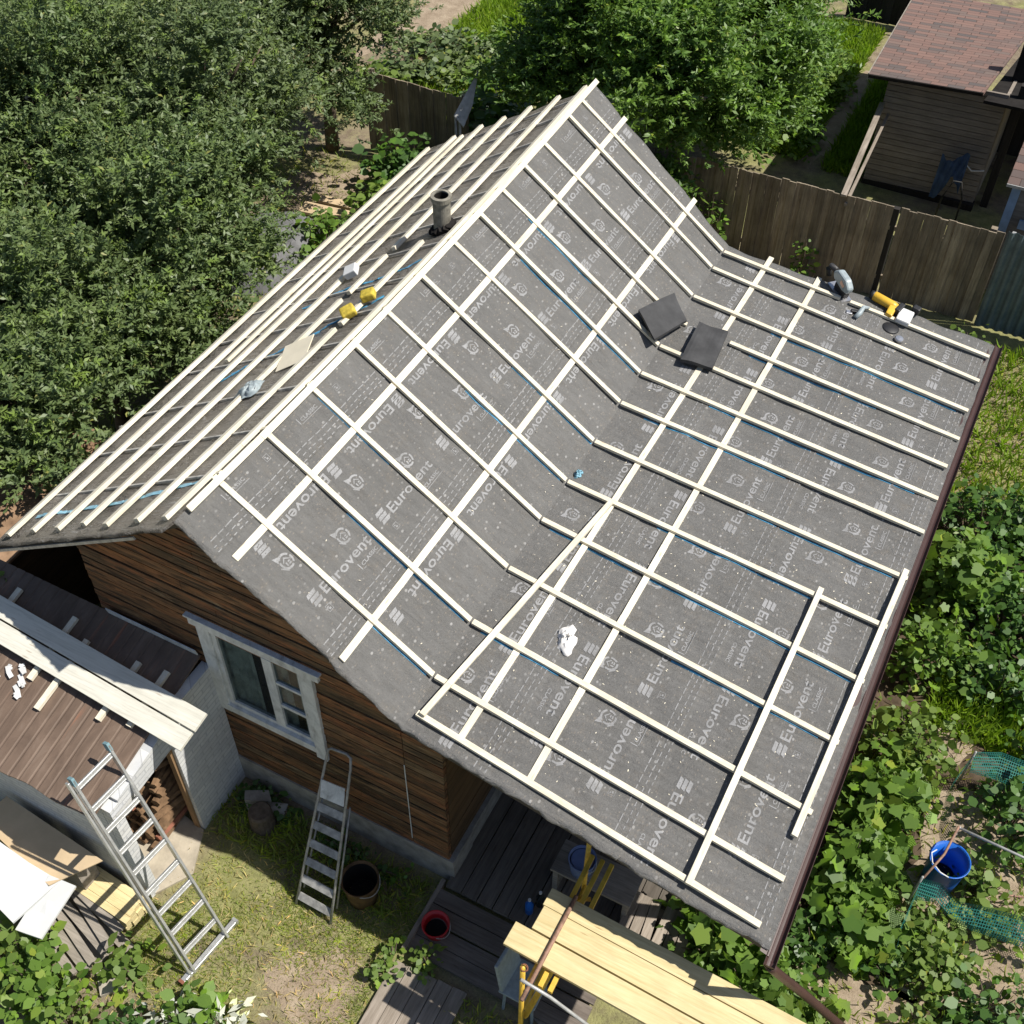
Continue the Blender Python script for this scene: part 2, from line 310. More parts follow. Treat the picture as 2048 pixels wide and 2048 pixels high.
def tag(o,label=None,cat=None,group=None,kind=None):
    if label: o['label']=label
    if cat: o['category']=cat
    if group: o['group']=group
    if kind: o['kind']=kind
    return o
def npmesh(name,V,F,mat,parent=None,smooth=False):
    """fast mesh from arrays; F all same side count"""
    off=np.zeros(3); q=parent
    while q is not None: off+=np.array(q.location); q=q.parent
    V=np.asarray(V,np.float32)-off.astype(np.float32); F=np.asarray(F,np.int32); k=F.shape[1]
    me=bpy.data.meshes.new(name); me.vertices.add(len(V)); me.vertices.foreach_set('co',V.ravel())
    me.loops.add(F.size); me.loops.foreach_set('vertex_index',F.ravel())
    me.polygons.add(len(F)); me.polygons.foreach_set('loop_start',np.arange(0,F.size,k,dtype=np.int32)); me.polygons.foreach_set('loop_total',np.full(len(F),k,np.int32))
    me.materials.append(mat); me.update(calc_edges=True)
    if smooth: me.polygons.foreach_set('use_smooth',[True]*len(F))
    o=bpy.data.objects.new(name,me); COL.objects.link(o)
    if parent is not None: o.parent=parent
    return o
def unit(a): return a/np.maximum(np.linalg.norm(a,axis=-1,keepdims=True),1e-9)
# leaf shapes: (along, across, lift)
SH_OVAL=np.array([(0,0,0),(.3,.36,.06),(.65,.34,.05),(1,0,-.06),(.65,-.34,.05),(.3,-.36,.06)])
SH_LONG=np.array([(0,0,0),(.45,.19,.05),(1,0,-.08),(.45,-.19,.05)])
SH_LOBE=np.array([(.02,0,0),(-.12,.30,-.03),(.22,.58,.03),(.38,.36,.06),(.72,.46,-.02),(.70,.2,.05),(1.0,0,-.10),(.70,-.2,.05),(.72,-.46,-.02),(.38,-.36,.06),(.22,-.58,.03),(-.12,-.30,-.03)])
_a=np.linspace(-PI+.35,PI-.35,15); _r=.52*(1+.16*np.cos(5*_a)+.05*np.cos(10*_a)); SH_SQUASH=np.stack([.42+_r*np.cos(_a),_r*np.sin(_a),.10*np.cos(2*_a)-.14*(np.cos(_a)>.7)],1)[::-1]
SH_SQUASH=np.concatenate([SH_SQUASH,[(.12,0,-.03)]])
SH_BLADE=np.array([(0,.06,0),(.55,.05,.03),(1,0,-.12),(.55,-.05,.03),(0,-.06,0)])
def leaves(P,D,U,L,shape):
    """P base points, D outward directions, U rough up normal, L length per leaf"""
    D=unit(D); S=unit(np.cross(D,U)); N=np.cross(S,D); k=len(shape)
    V=P[:,None,:]+L[:,None,None]*(shape[None,:,0,None]*D[:,None,:]+shape[None,:,1,None]*S[:,None,:]+shape[None,:,2,None]*N[:,None,:])
    n=len(P); return V.reshape(-1,3),np.arange(n*k).reshape(n,k)
def vnoise(p,seed):  # cheap smooth lumpiness on directions
    g=np.random.default_rng(seed); o=0
    for k in range(9):
        a=g.normal(size=3)*(1.2+.5*k); ph=g.uniform(0,6.28); o=o+np.sin(p@a+ph)/(1+.35*k)
    return o/3.2
def crown(c,rad,twigs,per,L,shape,seed,lump=.30,low=-.5):
    """boughs on a lumpy shell, twigs gathered on each bough, a whorl of leaves on each twig"""
    g=np.random.default_rng(seed); c=np.array(c); rad=np.array(rad)
    nb=int(13*(rad[0]*rad[1]+rad[0]*rad[2])/2)+6
    d=unit(g.normal(size=(nb*4,3))); d=d[d[:,2]>low][:nb]; nb=len(d)
    rr=1+lump*vnoise(d*1.6,seed)+.14*vnoise(d*5,seed+3); fall=1-.42*g.random(nb)**1.6
    B=c+d*rad*(rr*fall)[:,None]
    bs=.20+.26*g.random(nb); wgt=bs**2*(.5+fall); who=g.choice(nb,twigs,p=wgt/wgt.sum())
    bd=d[who]; o=g.normal(size=(twigs,3))*np.array([1,1,.62])*bs[who][:,None]
    T=B[who]+o+bd*(.10*g.random((twigs,1)))
    n=twigs; td=unit(bd*.8+np.array([0,0,.35])+1.1*o/np.maximum(bs[who][:,None],.1)*.5+.45*g.normal(size=(n,3)))
    Pb=np.repeat(T,per,0); tdr=np.repeat(td,per,0); t=np.tile(np.linspace(-1,.25,per),n)
    Pb=Pb+tdr*(t*L*2.0)[:,None]
    D=unit(tdr*.75+.95*g.normal(size=(n*per,3))*np.array([1,1,.55]))
    U=unit(np.array([0,0,1])+.6*g.normal(size=(n*per,3))+.35*np.repeat(bd,per,0))
    return leaves(Pb,D,U,L*(.65+.6*g.random(n*per)),shape)
def branch_mb(mb,base,tips,r0):
    for t in tips:
        t=Vector(t); b=Vector(base); mid=b.lerp(t,.5)+Vector((R.uniform(-.2,.2),R.uniform(-.2,.2),R.uniform(0,.25)))
        mb.tube([b,b.lerp(mid,.6),mid,mid.lerp(t,.6),t],[r0,r0*.75,r0*.55,r0*.35,r0*.12],6)
def tree(name,label,x,y,zc,rad,mat,twigs,per,L,shape,seed,group=None,cat='tree'):
    t=thing(name,label,cat,(x,y,0),group)
    V,F=crown((x,y,zc),rad,twigs,per,L,shape,seed); npmesh('crown',V,F,mat,t)
    mb=MB(); h=max(.5,zc-rad[2]*.45)
    mb.tube([(x,y,-.1),(x+.05,y,h*.5),(x,y+.04,h)],[.15,.12,.10],8)
    g=random.Random(seed); tips=[]
    for k in range(11):
        a=2*PI*k/11+g.uniform(-.3,.3); e=g.uniform(.0,1.2); q=.82
        tips.append((x+rad[0]*q*math.cos(a)*math.cos(e),y+rad[1]*q*math.sin(a)*math.cos(e),zc+rad[2]*.75*math.sin(e)))
    branch_mb(mb,(x,y+.04,h-.05),tips,.07); mb.build('trunk',M['bark'],t,smooth=True)
    return t
def bush(name,label,x,y,r,h,mat,n,L,shape,seed,cat='plant',group=None,flat=.5,stems=7,z0=0):
    """leaves spread through a lumpy dome on visible stems"""
    g=np.random.default_rng(seed); t=thing(name,label,cat,(x,y,z0),group)
    rx,ry=(r,r) if not hasattr(r,'__len__') else r
    k=max(8,n//11); a=g.uniform(0,2*PI,k); q=np.sqrt(g.random(k)); e=1+.22*np.sin(3*a+seed)+.15*np.sin(5*a+2*seed)
    bx=x+rx*q*e*np.cos(a); by=y+ry*q*e*np.sin(a); top=z0+h*(1-.55*q**2)*(.65+.5*g.random(k))
    tips=np.stack([bx,by,top],1); per=11
    P=np.repeat(tips,per,0)+g.normal(size=(k*per,3))*np.array([L*.8,L*.8,L*.7])-np.abs(g.normal(size=(k*per,1)))*np.array([0,0,h*.25]); P[:,2]=np.maximum(P[:,2],z0+.02)
    D=g.normal(size=P.shape)*np.array([1,1,.35])+np.stack([(P[:,0]-x)/rx,(P[:,1]-y)/ry,-.35*np.ones(len(P))],1)*.6; U=np.array([0,0,1])+flat*g.normal(size=P.shape)
    V,F=leaves(P,D,U,L*(.40+1.0*g.random(len(P))**1.4),shape); npmesh('leaves',V,F,mat,t)
    mb=MB(); idx=g.choice(k,min(k,stems*3),replace=False)
    for i in idx:
        p=tips[i]; b=(x+(p[0]-x)*.35,y+(p[1]-y)*.35,z0-.02); mb.tube([b,((b[0]+p[0])/2+.03,(b[1]+p[1])/2,(z0+p[2])*.55),tuple(p)],[.012,.009,.005],5)
    mb.build('stems',M['bark'],t); return t
def blades(name,areas,mat,L,seed,lean=.6):
    """areas: list of (x0,x1,y0,y1,count,mask or None)"""
    g=np.random.default_rng(seed); PP=[]
    for x0,x1,y0,y1,n,mask in areas:
        p=np.stack([g.uniform(x0,x1,n),g.uniform(y0,y1,n),np.zeros(n)],1)
        if mask is not None: p=p[mask(p[:,0],p[:,1],g)]
        PP.append(p)
    P=np.concatenate(PP); n=len(P); D=np.stack([g.normal(size=n)*lean,g.normal(size=n)*lean,np.ones(n)],1)
    U=g.normal(size=(n,3)); V,F=leaves(P,D,U,L*(.5+.9*g.random(n)),SH_BLADE); o=npmesh(name,V,F,mat); tag(o,kind='stuff'); return o

# ------------------------------------------------------------------ the setting
def gz(name,x0,x1,y0,y1,z,mat,n=40,wob=0.0,round_=False,seed=1):
    """irregular patch of ground laid a few mm above the sheet below"""
    mb=MB(); g=random.Random(seed); cx,cy=(x0+x1)/2,(y0+y1)/2; pts=[]
    for k in range(n):
        a=2*PI*k/n; r=1+wob*(math.sin(3*a+seed)+.6*math.sin(7*a+2*seed)+.4*g.uniform(-1,1))/2
        pts.append((cx+(x1-x0)/2*r*math.cos(a),cy+(y1-y0)/2*r*math.sin(a),z))
    mb.add(pts,[tuple(range(n))]); o=mb.build(name,mat); tag(o,kind='structure'); return o
mb=MB(); mb.add([(-150,-150,0),(150,-150,0),(150,150,0),(-150,150,0)],[(0,1,2,3)]); tag(mb.build('ground',M['ground']),kind='structure')
gz('path',-9.4,-8.0,16.9,25,.004,M['soil'],40,.35,seed=2)
gz('path',-6.6,-5.0,14.9,16.3,.008,M['soil'],40,.35,seed=5)
gz('path',1.25,1.75,17.0,21.5,.004,M['soil'],30,.25,seed=9)
gz('soil',-7.6,-4.7,10.2,12.6,.004,M['soil'],40,.3,seed=4)
gz('garden_bed',5.0,10.5,-.6,9.2,.002,M['bedsoil'],60,.12,seed=21)
gz('soil',6.4,8.1,.5,1.45,.004,M['soil'],30,.3,seed=6)
gz('soil',7.1,9.2,1.4,4.3,.004,M['soil'],30,.25,seed=8)
gz('soil',1.45,2.42,-1.95,-1.0,.004,M['soil'],30,.35,seed=11)
gz('soil',7.0,7.6,4.5,5.4,.004,M['soil'],30,.35,seed=12)

# ------------------------------------------------------------------ the house
YS=[.30,.737,1.491,2.288,3.071,3.724,4.458,5.215,5.830,6.429,7.014,7.594,8.309,8.737]
YE=[.043,.553,1.306,2.158,2.978,3.780,4.546,5.315,5.914,6.497,7.048,7.612,8.257,8.814]
XK,ZK,XE,ZE=2.2766,3.3066,6.0807,2.8418; XL,ZL=-2.75,3.309
def ridge(y): return 5+.095*((y-4.5)**2/16-1)
def F(x,y):
    if x<0: return ridge(y)+(ZL-ridge(y))*x/XL
    if x<XK: return ridge(y)+(ZK-ridge(y))*x/XK
    return ZK+(ZE-ZK)*(x-XK)/(XE-XK)
FILM=.062
LAPS=[u/1.246 for u in (.50,1.90)]+[3.19,4.59,5.99]
def wave(x,y):
    z=.008*math.sin(2.1*x+1.3*y)+.006*math.sin(5.3*y-1.7*x)+.004*math.sin(9*x+7*y)+.0045*math.sin(17*y+4*math.sin(3*x)+2*math.sin(1.7*y))*(.4+.6*math.sin(1.9*x+2.3*y)**2)+.004*math.sin(13*x+5*y+3*math.sin(2.2*y))*math.sin(1.1*x-1.9*y+1)**2
    if x>0:
        for a in LAPS:
            if a-.35<x<=a: z+=.009*(x-a+.35)/.35
    return z
def film(x,y): return F(x,y)-FILM+wave(x,y)*min(1,abs(x)*3)
house=thing('log_house','old brown log house with its roof half rebuilt in grey film and pale battens','house',(0.3,.3,0))
# walls: gable of lapped boards, clipped by the roof line
WY=.30; WX0,WX1,WB=-1.75,2.60,.50
def roof_under(x): return F(x,.4)-.20
def xl(z): return max(WX0,-(F(0,.4)-.2-z)/((F(0,.4)-ZL)/2.75))
def xr(z):
    if z<roof_under(2.6): return 2.6
    lo,hi=0,2.6
    for _ in range(40):
        m=(lo+hi)/2
        if roof_under(m)>z: lo=m
        else: hi=m
    return lo
# window opening
OX0,OX1,OZ0,OZ1=-.16,1.03,1.72,3.06
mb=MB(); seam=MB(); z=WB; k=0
while z<4.68:
    h=R.choice((.10,.12,.14,.155))+R.uniform(-.01,.01); z1=min(z+h,4.7); out=R.uniform(0,.016)
    def seg(a0,a1,b0,b1):
        if a1-a0<.01: return
        mb.hexa([(a0,WY-.016-out,z),(a1,WY-.016-out,z),(a1,WY+.03,z),(a0,WY+.03,z),(b0,WY-.016-out*.6,z1-.024),(b1,WY-.016-out*.6,z1-.024),(b1,WY+.03,z1-.024),(b0,WY+.03,z1-.024)])
    L0,L1,R0,R1=xl(z),xl(z1),xr(z),xr(z1); cuts=[2.13] 
    zc=(z+z1)/2
    if OZ0<zc<OZ1:
        seg(L0,OX0,L1,OX0); seg(OX1,min(2.13,R0),OX1,min(2.13,R1))
    else:
        j=R.uniform(-.6,1.6)
        if L0+.3<j<min(2.0,R0)-.3: seg(L0,j,L1,j); seg(j+.006,min(2.13,R0),j+.006,min(2.13,R1))
        else: seg(L0,min(2.13,R0),L1,min(2.13,R1))
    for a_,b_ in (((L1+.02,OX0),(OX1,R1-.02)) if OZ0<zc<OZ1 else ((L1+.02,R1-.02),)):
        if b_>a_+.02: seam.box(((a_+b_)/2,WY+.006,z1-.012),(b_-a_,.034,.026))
    if R0>2.15: seg(2.14,R0,2.14,max(2.14,R1))
    z=z1; k+=1
gw=mb.build('gable_wall',M['gable'],house); seam.build('gap_shade_strips',M['soot_shade'],gw)  # near-black strips paint the shade into the plank gaps
mb=MB(); z=WB  # right wall of the log room, facing the porch
while z<2.98:
    h=R.uniform(.14,.18); mb.box((2.56,4.6,z+h/2),(.08,8.52,h-.012),jit=.003); z+=h
mb.build('side_wall',M['wall_dark_y'],house)
mb=MB(); z=WB
while z<3.5:
    h=R.uniform(.14,.18); mb.box((-1.71,4.6,z+h/2),(.08,8.52,h-.012),jit=.003); z+=h
mb.build('side_wall',M['wall_dark_y'],house)
mb=MB(); mb.prism([(-1.67,8.9,.5),(2.6,8.9,.5),(2.6,8.9,2.95),(1.9,8.9,3.3),(0,8.9,4.6),(-1.67,8.9,3.6)],(0,.06,0)); mb.build('back_wall',M['wall_dark'],house)
mb=MB(); mb.box((.42,.48,.24),(4.5,.44,.52),jit=.02); mb.box((2.5,4.8,.24),(.3,8.2,.50)); mb.box((-1.65,4.8,.24),(.3,8.2,.50)); mb.box((.4,8.8,.24),(4.0,.2,.48)); mb.build('foundation',M['concrete'],house)
mb=MB(); mb.bar((2.135,WY-.034,.62),(2.135,WY-.034,2.2),.010,.006,up=(0,-1,0)); mb.build('corner_strip',M['winpaint'],house)
# porch posts and the closed veranda behind
mb=MB(); mb.box((5.88,1.25,1.32),(.12,.12,2.75)); mb.build('porch_post',M['wall_dark'],house)
mb=MB(); mb.box((5.88,8.85,1.32),(.12,.12,2.75)); mb.build('porch_post',M['wall_dark'],house)
mb=MB()
for i in range(28): mb.box((5.86,3.2+i*.2,1.3),(.04,.19,2.6),jit=.004)
mb.build('veranda_wall',M['wall_dark'],house)
mb=MB()
for i in range(16): mb.box((2.7+i*.2,3.2,1.3),(.19,.04,2.6),jit=.004)
mb.build('veranda_wall',M['wall_dark'],house)
# roof boarding under the film
def y0(x):
    if x<0: return .02
    if x<XK: return .13-.02*math.sin(x*4)
    return .10-.19*(x-XK)/(XE-XK)
def y1(x):
    if x<0: return 9.12
    if x<XK: return 9.18-.22*x/XK
    return 8.96+.2*(x-XK)/(XE-XK)
def deck(xs,name,mat):
    mb=MB(); ny=14; v=[]
    for x in xs:
        for k in range(ny+1):
            y=y0(x)+.03+(y1(x)-y0(x)-.06)*k/ny; v+=[(x,y,F(x,y)-FILM-.035),(x,y,F(x,y)-FILM-.115)]
    m=2*(ny+1); f=[]
    for i in range(len(xs)-1):
        for k in range(ny):
            a,b=i*m+2*k,(i+1)*m+2*k; f+=[(a,b,b+2,a+2),(a+1,a+3,b+3,b+1)]
        a,b=i*m,(i+1)*m; f+=[(a,a+1,b+1,b),(a+m-2,b+m-2,b+m-1,a+m-1)]
    e=(len(xs)-1)*m
    for k in range(ny): f+=[(2*k,2*k+2,2*k+3,2*k+1),(e+2*k,e+2*k+1,e+2*k+3,e+2*k+2)]
    mb.add(v,f); return mb.build(name,mat,house)
deck([XL-.04,-1.4,0,1.1,XK,4.2,XE-.02],'roof_boarding',M['deck_under'])
# glyphs of the printing on the film
def word(txt,length,cap,weight=.018):
    cu=bpy.data.curves.new('w','FONT'); cu.body=txt; cu.size=1; cu.offset=weight; cu.fill_mode='FRONT'; cu.resolution_u=3
    o=bpy.data.objects.new('w',cu); COL.objects.link(o); dg=bpy.context.evaluated_depsgraph_get(); me=bpy.data.meshes.new_from_object(o.evaluated_get(dg))
    v=np.array([q.co[:] for q in me.vertices]); f=[tuple(p.vertices) for p in me.polygons]
    bpy.data.objects.remove(o); bpy.data.curves.remove(cu); bpy.data.meshes.remove(me)
    v=v-v.min(0); v[:,0]*=length/v[:,0].max(); v[:,1]*=cap/v[:,1].max(); return v[:,:2],f
W_MAIN=word('Eurovent',.80,.108,.016); W_SUB=word('CLASSIC',.27,.040,.02)
def ring(cx,cy,r0,r1,a0=0,a1=2*PI,n=22,sq=1.0):
    v=[];f=[]
    for k in range(n+1):
        a=a0+(a1-a0)*k/n; v+=[(cx+r0*math.cos(a),cy+r0*math.sin(a)*sq),(cx+r1*math.cos(a),cy+r1*math.sin(a)*sq)]
    f=[(2*i,2*i+1,2*i+3,2*i+2) for i in range(n)]; return np.array(v),f
def poly(p): return np.array(p,float),[tuple(range(len(p)))]
def emblem():
    parts=[ring(0,0,.062,.084,.55,2.45),ring(0,0,.062,.084,2.75,5.2),ring(0,0,.062,.084,5.5,6.55),
           poly([(-.05,.0),(0,.045),(.05,.0),(.035,.0),(0,.028),(-.035,.0)]),poly([(-.03,-.008),(-.012,-.008),(-.012,-.045),(-.03,-.045)]),
           poly([(.005,-.008),(.035,-.008),(.035,-.022),(.005,-.022)]),poly([(.0,-.03),(.04,-.03),(.03,-.045),(.0,-.045)]),
           poly([(-.084,.03),(-.105,.105),(-.03,.078),(-.055,.055)]),poly([(-.10,-.03),(-.055,-.085),(-.04,-.075),(-.09,-.02)])]
    V=[];Fc=[];o=0
    for v,f in parts: V.append(v);Fc+=[tuple(i+o for i in q) for q in f];o+=len(v)
    return np.concatenate(V),Fc
EMB=emblem()
def bars():
    V=[];Fc=[]
    for k in range(3):
        y=k*.048; V+=[(.0+.0,y),(.125,y),(.145,y+.039),(.02,y+.039)]; Fc.append((4*k,4*k+1,4*k+2,4*k+3))
    return np.array(V),Fc
BARS=bars()
def square():
    V=[];Fc=[];a=.034
    for (x0_,y0_,x1_,y1_) in ((-a,-a,a,-a+.005),(-a,a-.005,a,a),(-a,-a+.005,-a+.005,a-.005),(a-.005,-a+.005,a,a-.005),(-.012,-.018,.014,.0),(-.02,.006,.0,.018)):
        o=len(V); V+=[(x0_,y0_),(x1_,y0_),(x1_,y1_),(x0_,y1_)]; Fc.append((o,o+1,o+2,o+3))
    return np.array(V),Fc
SQ=square()
def film_mesh(name,kx,x0,x1,slope,rows,parent,mat,prints=True,nx=60,ny=190,y_phase=.55):
    """kx: plan x per metre of slope. grid + printed marks as faces 3 mm above it"""
    mb=MB(); mb.cur=0; xs=sorted([x0+(x1-x0)*i/nx for i in range(nx+1)]+[q for a in LAPS if x0<a<x1-.01 for q in (a-.0005,a+.0015)]); nx=len(xs)-1; v=[]
    for i,x in enumerate(xs):
        a,b=y0(x)+.005*math.sin(11*x)+.004*math.sin(27*x)+R.uniform(-.008,.008),y1(x)+.012*math.sin(9*x)
        v.append((x,a-.004+.006*math.sin(14*x),film(x,a)-.022-.01*math.sin(8*x+1)-R.uniform(0,.012)))
        for j in range(ny+1): y=a+(b-a)*j/ny; v.append((x,y,film(x,y)))
        v.append((x,b+.015,film(x,b)-.06))
    n=ny+3; f=[(i*n+j,(i+1)*n+j,(i+1)*n+j+1,i*n+j+1) for i in range(nx) for j in range(n-1)]
    mb.add(v,f)
    if prints:
        mb.cur=1
        def put(shape,u,y,flip,sx=1.0):
            P,fc=shape; out=[]
            for gx,gy in P:
                yy=y+(gx if not flip else -gx); uu=u+(-gy if not flip else gy); x=uu*kx
                if not(x0+.02<x<x1-.02) or not(y0(x)+.02<yy<y1(x)-.02): return
                out.append((x,yy,film(x,yy)+.003))
            fs=fc
            mb.add(out,fs)
        def dash(u,y,l,wd):
            q=[]
            for uu,yy in ((u,y),(u+wd,y),(u+wd,y+l),(u,y+l)):
                x=uu*kx
                if not(x0+.01<x<x1-.01) or not(y0(x)+.01<yy<y1(x)-.01): return
                q.append((x,yy,film(x,yy)+.003))
            mb.add(q,[(0,1,2,3)])
        P=1.21
        for rA,ph in rows:
            for k in range(-1,8):
                y=ph+P*k
                put(BARS,rA+.055,y-.10,False); put(W_MAIN,rA+.108*.5+.0,y+.085,False)
                put(W_SUB,rA+.155,y+.60,False); dash(rA+.105,y+.545,.012,.0) if 0 else None
                put(poly([(0,0),(.012,0),(.012,.075),(0,.075)]),rA+.17,y+.56,False)
                put(poly([(0,0),(.33,0),(.33,.006),(0,.006)]),rA+.178,y+.58,False)
                put(SQ,rA+.155,y+.0,False); put(EMB,rA-.44,y+.06,False); put(EMB,rA-.20,y+.70,False)
                put(BARS,rA+.655,y+.50,True); put(W_MAIN,rA+.655,y+.31,True); put(W_SUB,rA+.56,y-.22,True)
            y=.1
            while y<9: 
                l=R.uniform(.07,.10); dash(rA+.33,y,l,.010); y+=l+R.uniform(.02,.03)
            for u in (.395,.45):
                y=.1
                while y<9: l=R.uniform(.035,.06); dash(rA+u,y,l,.009); y+=l+R.uniform(.025,.05)
    return mb.build(name,[mat,M['print']],parent,smooth=True)
film_mesh('roof_film',1/1.246,0.0,XK,1,[(.03,1.30),(1.43,1.75)],house,M['film'],nx=50)
film_mesh('roof_film',1,XK,XE-.01,1,[(2.72,1.45),(4.12,1.76),(5.52,1.84)],house,M['film'],nx=76)
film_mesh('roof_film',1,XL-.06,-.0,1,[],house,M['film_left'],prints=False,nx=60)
# battens
def up_at(x): return {0:(.5,0,1)}.get(0) if False else ((-(ZL-5)/2.75*-1,0,1) if x<0 else ((.743,0,1) if x<XK else (.1223,0,1)))
def on(x,y,d=0): return (x,y,F(x,y)+d)
def poly_bar(name,pts,wd,h,up,mat,drop=0,parent=house):
    mb=MB()
    for a,b in zip(pts[:-1],pts[1:]): mb.bar(a,b,wd,h,up,drop,jit=.0015)
    return mb.build(name,mat,parent,bevel=.002)
UPS,UPL,UPW=(.743,0,1),(.1223,0,1),(-.615,0,1)
for i in range(14):
    if i>0:
        a=on(-.02 if i%2 else .01,YS[i]+R.uniform(-.01,.01)); poly_bar('counter_batten',[a,on(XK-.01,YS[i])],.060,.036,UPS,M['lathx'])
    xa=XK+.01 if i>0 else XK+.06
    xb={0:5.93,1:5.98,2:6.0,3:6.0,4:6.02,5:6.04,6:6.06}.get(i,XE-.03+R.uniform(-.02,.02))
    yy=lambda x: YS[i]+(YE[i]-YS[i])*(x-XK)/(XE-XK)
    segs=[(xa,xb)]
    if i==13: segs=[(xa,3.98),(4.12,xb)]
    if i==10: segs=[(xa,2.42),(3.02,xb)]
    for p,q in segs: poly_bar('counter_batten',[on(p,yy(p)),on(q,yy(q))],.060,.036,UPL,M['lathx'])
def row(xn,xf,ya,yb,wd,up,drop,nm='batten',h=.026,seg=1):
    n=8; pts=[]
    for k in range(n+1):
        t=k/n; x=xn+(xf-xn)*t; y=ya+(yb-ya)*t; pts.append(on(x,y,drop))
    return poly_bar(nm,pts,wd,h,up,M['lath'])
row(.05,.02,.29,9.2,.072,UPS,.02,'ridge_batten')
row(.51,.49,.25,9.17,.074,UPS,-.035); row(1.60,1.66,.21,9.1,.074,UPS,-.035)
row(2.81,2.88,.27,9.07,.070,UPL,-.035); row(3.565,3.596,.19,9.05,.070,UPL,-.035)
for j,x in enumerate((-2.62,-2.2,-1.76,-1.37,-.96,-.52,-.12)):
    ya,yb=.14+R.uniform(-.03,.03),9.05+R.uniform(-.05,.1)
    if x==-.52:
        row(x,x,ya,3.45,.066,UPW,.018,'lath',.046); row(x+.01,x,3.55,5.35,.066,UPW,.018,'lath',.046); row(x,x,5.9,yb,.066,UPW,.018,'lath',.046)
    elif x==-.96: row(x,x,ya,4.2,.066,UPW,.018,'lath',.046); row(x+.01,x,4.35,5.2,.066,UPW,.018,'lath',.046); row(x+.02,x,5.35,yb,.066,UPW,.018,'lath',.046)
    else: row(x,x,ya,yb,.066,UPW,.018,'lath',.046)
row(-1.98,-2.02,3.2,9.0,.055,UPW,.012,'lath',.04)
for i in range(1,14):
    y=YS[i]+.05+R.uniform(-.05,.05); poly_bar('counter_batten',[on(.0,y,.0 if i%2 else -.01),on(-.10,y-.0,-.024)],.045,.03,UPW,M['lathx']); poly_bar('counter_batten',[on(-.09,y,-.0245),on(XL+.1,y-.0,-.034)],.026,.026,UPW,M['film_strip'])
# blue tape beside counter battens
for i,a,b in ((2,.9,2.2),(3,.1,.9),(5,1.0,2.2),(6,1.2,2.25),(8,.6,2.2),(9,.4,1.3),(1,1.6,2.2)):
    mb=MB(); pts=[(x,YS[i]-.032,film(x,YS[i]-.032)+.006) for x in np.linspace(a,b,10)]
    for p,q in zip(pts[:-1],pts[1:]): mb.bar(p,q,.022,.004,UPS)
    mb.build('sealing_tape',M['tape'],house)
for i,a,b in ((4,3.6,5.9),(5,3.4,5.2),(2,2.4,3.3),(7,2.6,4.4),(8,3.2,5.8),(10,3.3,5.0),(11,3.4,5.9),(6,4.2,5.9),(3,4.2,5.8),(4,2.4,3.4)):
    mb=MB(); pts=[(x,YS[i]+(YE[i]-YS[i])*(x-XK)/(XE-XK)-.034,0) for x in np.linspace(a,b,14)]; pts=[(x,y,film(x,y)+.006) for x,y,_ in pts]
    for p,q in zip(pts[:-1],pts[1:]): mb.bar(p,q,.024,.004,UPL)
    mb.build('sealing_tape',M['tape'],house)
# gutter and the pipe that leaves its near end
mb=MB(); n=10; prof=[(6.118+.052*math.cos(PI+PI*k/n),.052*math.sin(PI+PI*k/n)) for k in range(n+1)]
prof2=[(6.118+.047*math.cos(PI+PI*k/n),.047*math.sin(PI+PI*k/n)) for k in range(n+1)]
ring_=prof+prof2[::-1]; P0=[(x,-.22,2.765+z) for x,z in ring_]; P1=[(x,9.2,2.785+z) for x,z in ring_]; m_=len(ring_)
mb.add(P0+P1,[(i,(i+1)%m_,m_+(i+1)%m_,m_+i) for i in range(m_)]+[tuple(range(m_)),tuple(range(2*m_-1,m_-1,-1))])
mb.add([(x,-.215,2.765+z) for x,z in prof],[tuple(range(n+1))])
mb.build('gutter',M['gutter'],house,smooth=False)
mb=MB(); mb.add([(6.0,-.13,F(6.0,0)-FILM-.006),(6.085,-.13,F(6.085,0)-FILM-.028),(6.085,9.18,F(6.085,0)-FILM-.028),(6.0,9.18,F(6.0,0)-FILM-.006),(6.09,-.13,2.70),(6.09,9.18,2.70)],[(0,1,2,3),(1,4,5,2)]); mb.build('drip_edge',M['gutter'],house)
mb=MB(); mb.tube([(6.12,-.19,2.71),(6.16,-.17,2.64),(6.50,-.02,2.12),(6.88,.10,1.60),(7.05,.2,1.3),(7.05,.2,.02)],.043,14); mb.build('drain_pipe',M['gutter'],house,smooth=True)
mb=MB(); mb.bar((XL-.03,.036,F(XL-.03,.0)-FILM-.075),(-.5,.036,F(-.5,.02)-FILM-.075),.018,.035,UPW); mb.build('rake_strip',M['film_strip'],house)
# window
win=MB()
def frame_board(mb,x0,x1,z0,z1,y0_,y1_): mb.box(((x0+x1)/2,(y0_+y1_)/2,(z0+z1)/2),(x1-x0,abs(y1_-y0_),z1-z0))
mb=MB(); frame_board(mb,-.29,-.13,1.60,3.10,.235,.285); frame_board(mb,1.0,1.14,1.52,3.10,.235,.285); frame_board(mb,-.128,.998,1.60,1.72,.238,.285)
window=mb.build('window',M['winpaint'],house,bevel=.004)
mb=MB(); mb.box((.425,.258,3.15),(1.60,.05,.12)); mb.box((.425,.25,3.222),(1.66,.07,.026)); mb.build('cornice',M['winpaint'],window,bevel=.004)
mb=MB(); mb.box((.43,.255,1.735),(1.16,.07,.035)); mb.build('sill',M['winpaint'],window)
mb=MB(); frame_board(mb,-.129,-.07,1.755,3.098,.26,.32); frame_board(mb,.94,.999,1.755,3.098,.26,.32); frame_board(mb,-.068,.938,3.03,3.098,.262,.318); frame_board(mb,-.068,.938,1.755,1.82,.262,.318)
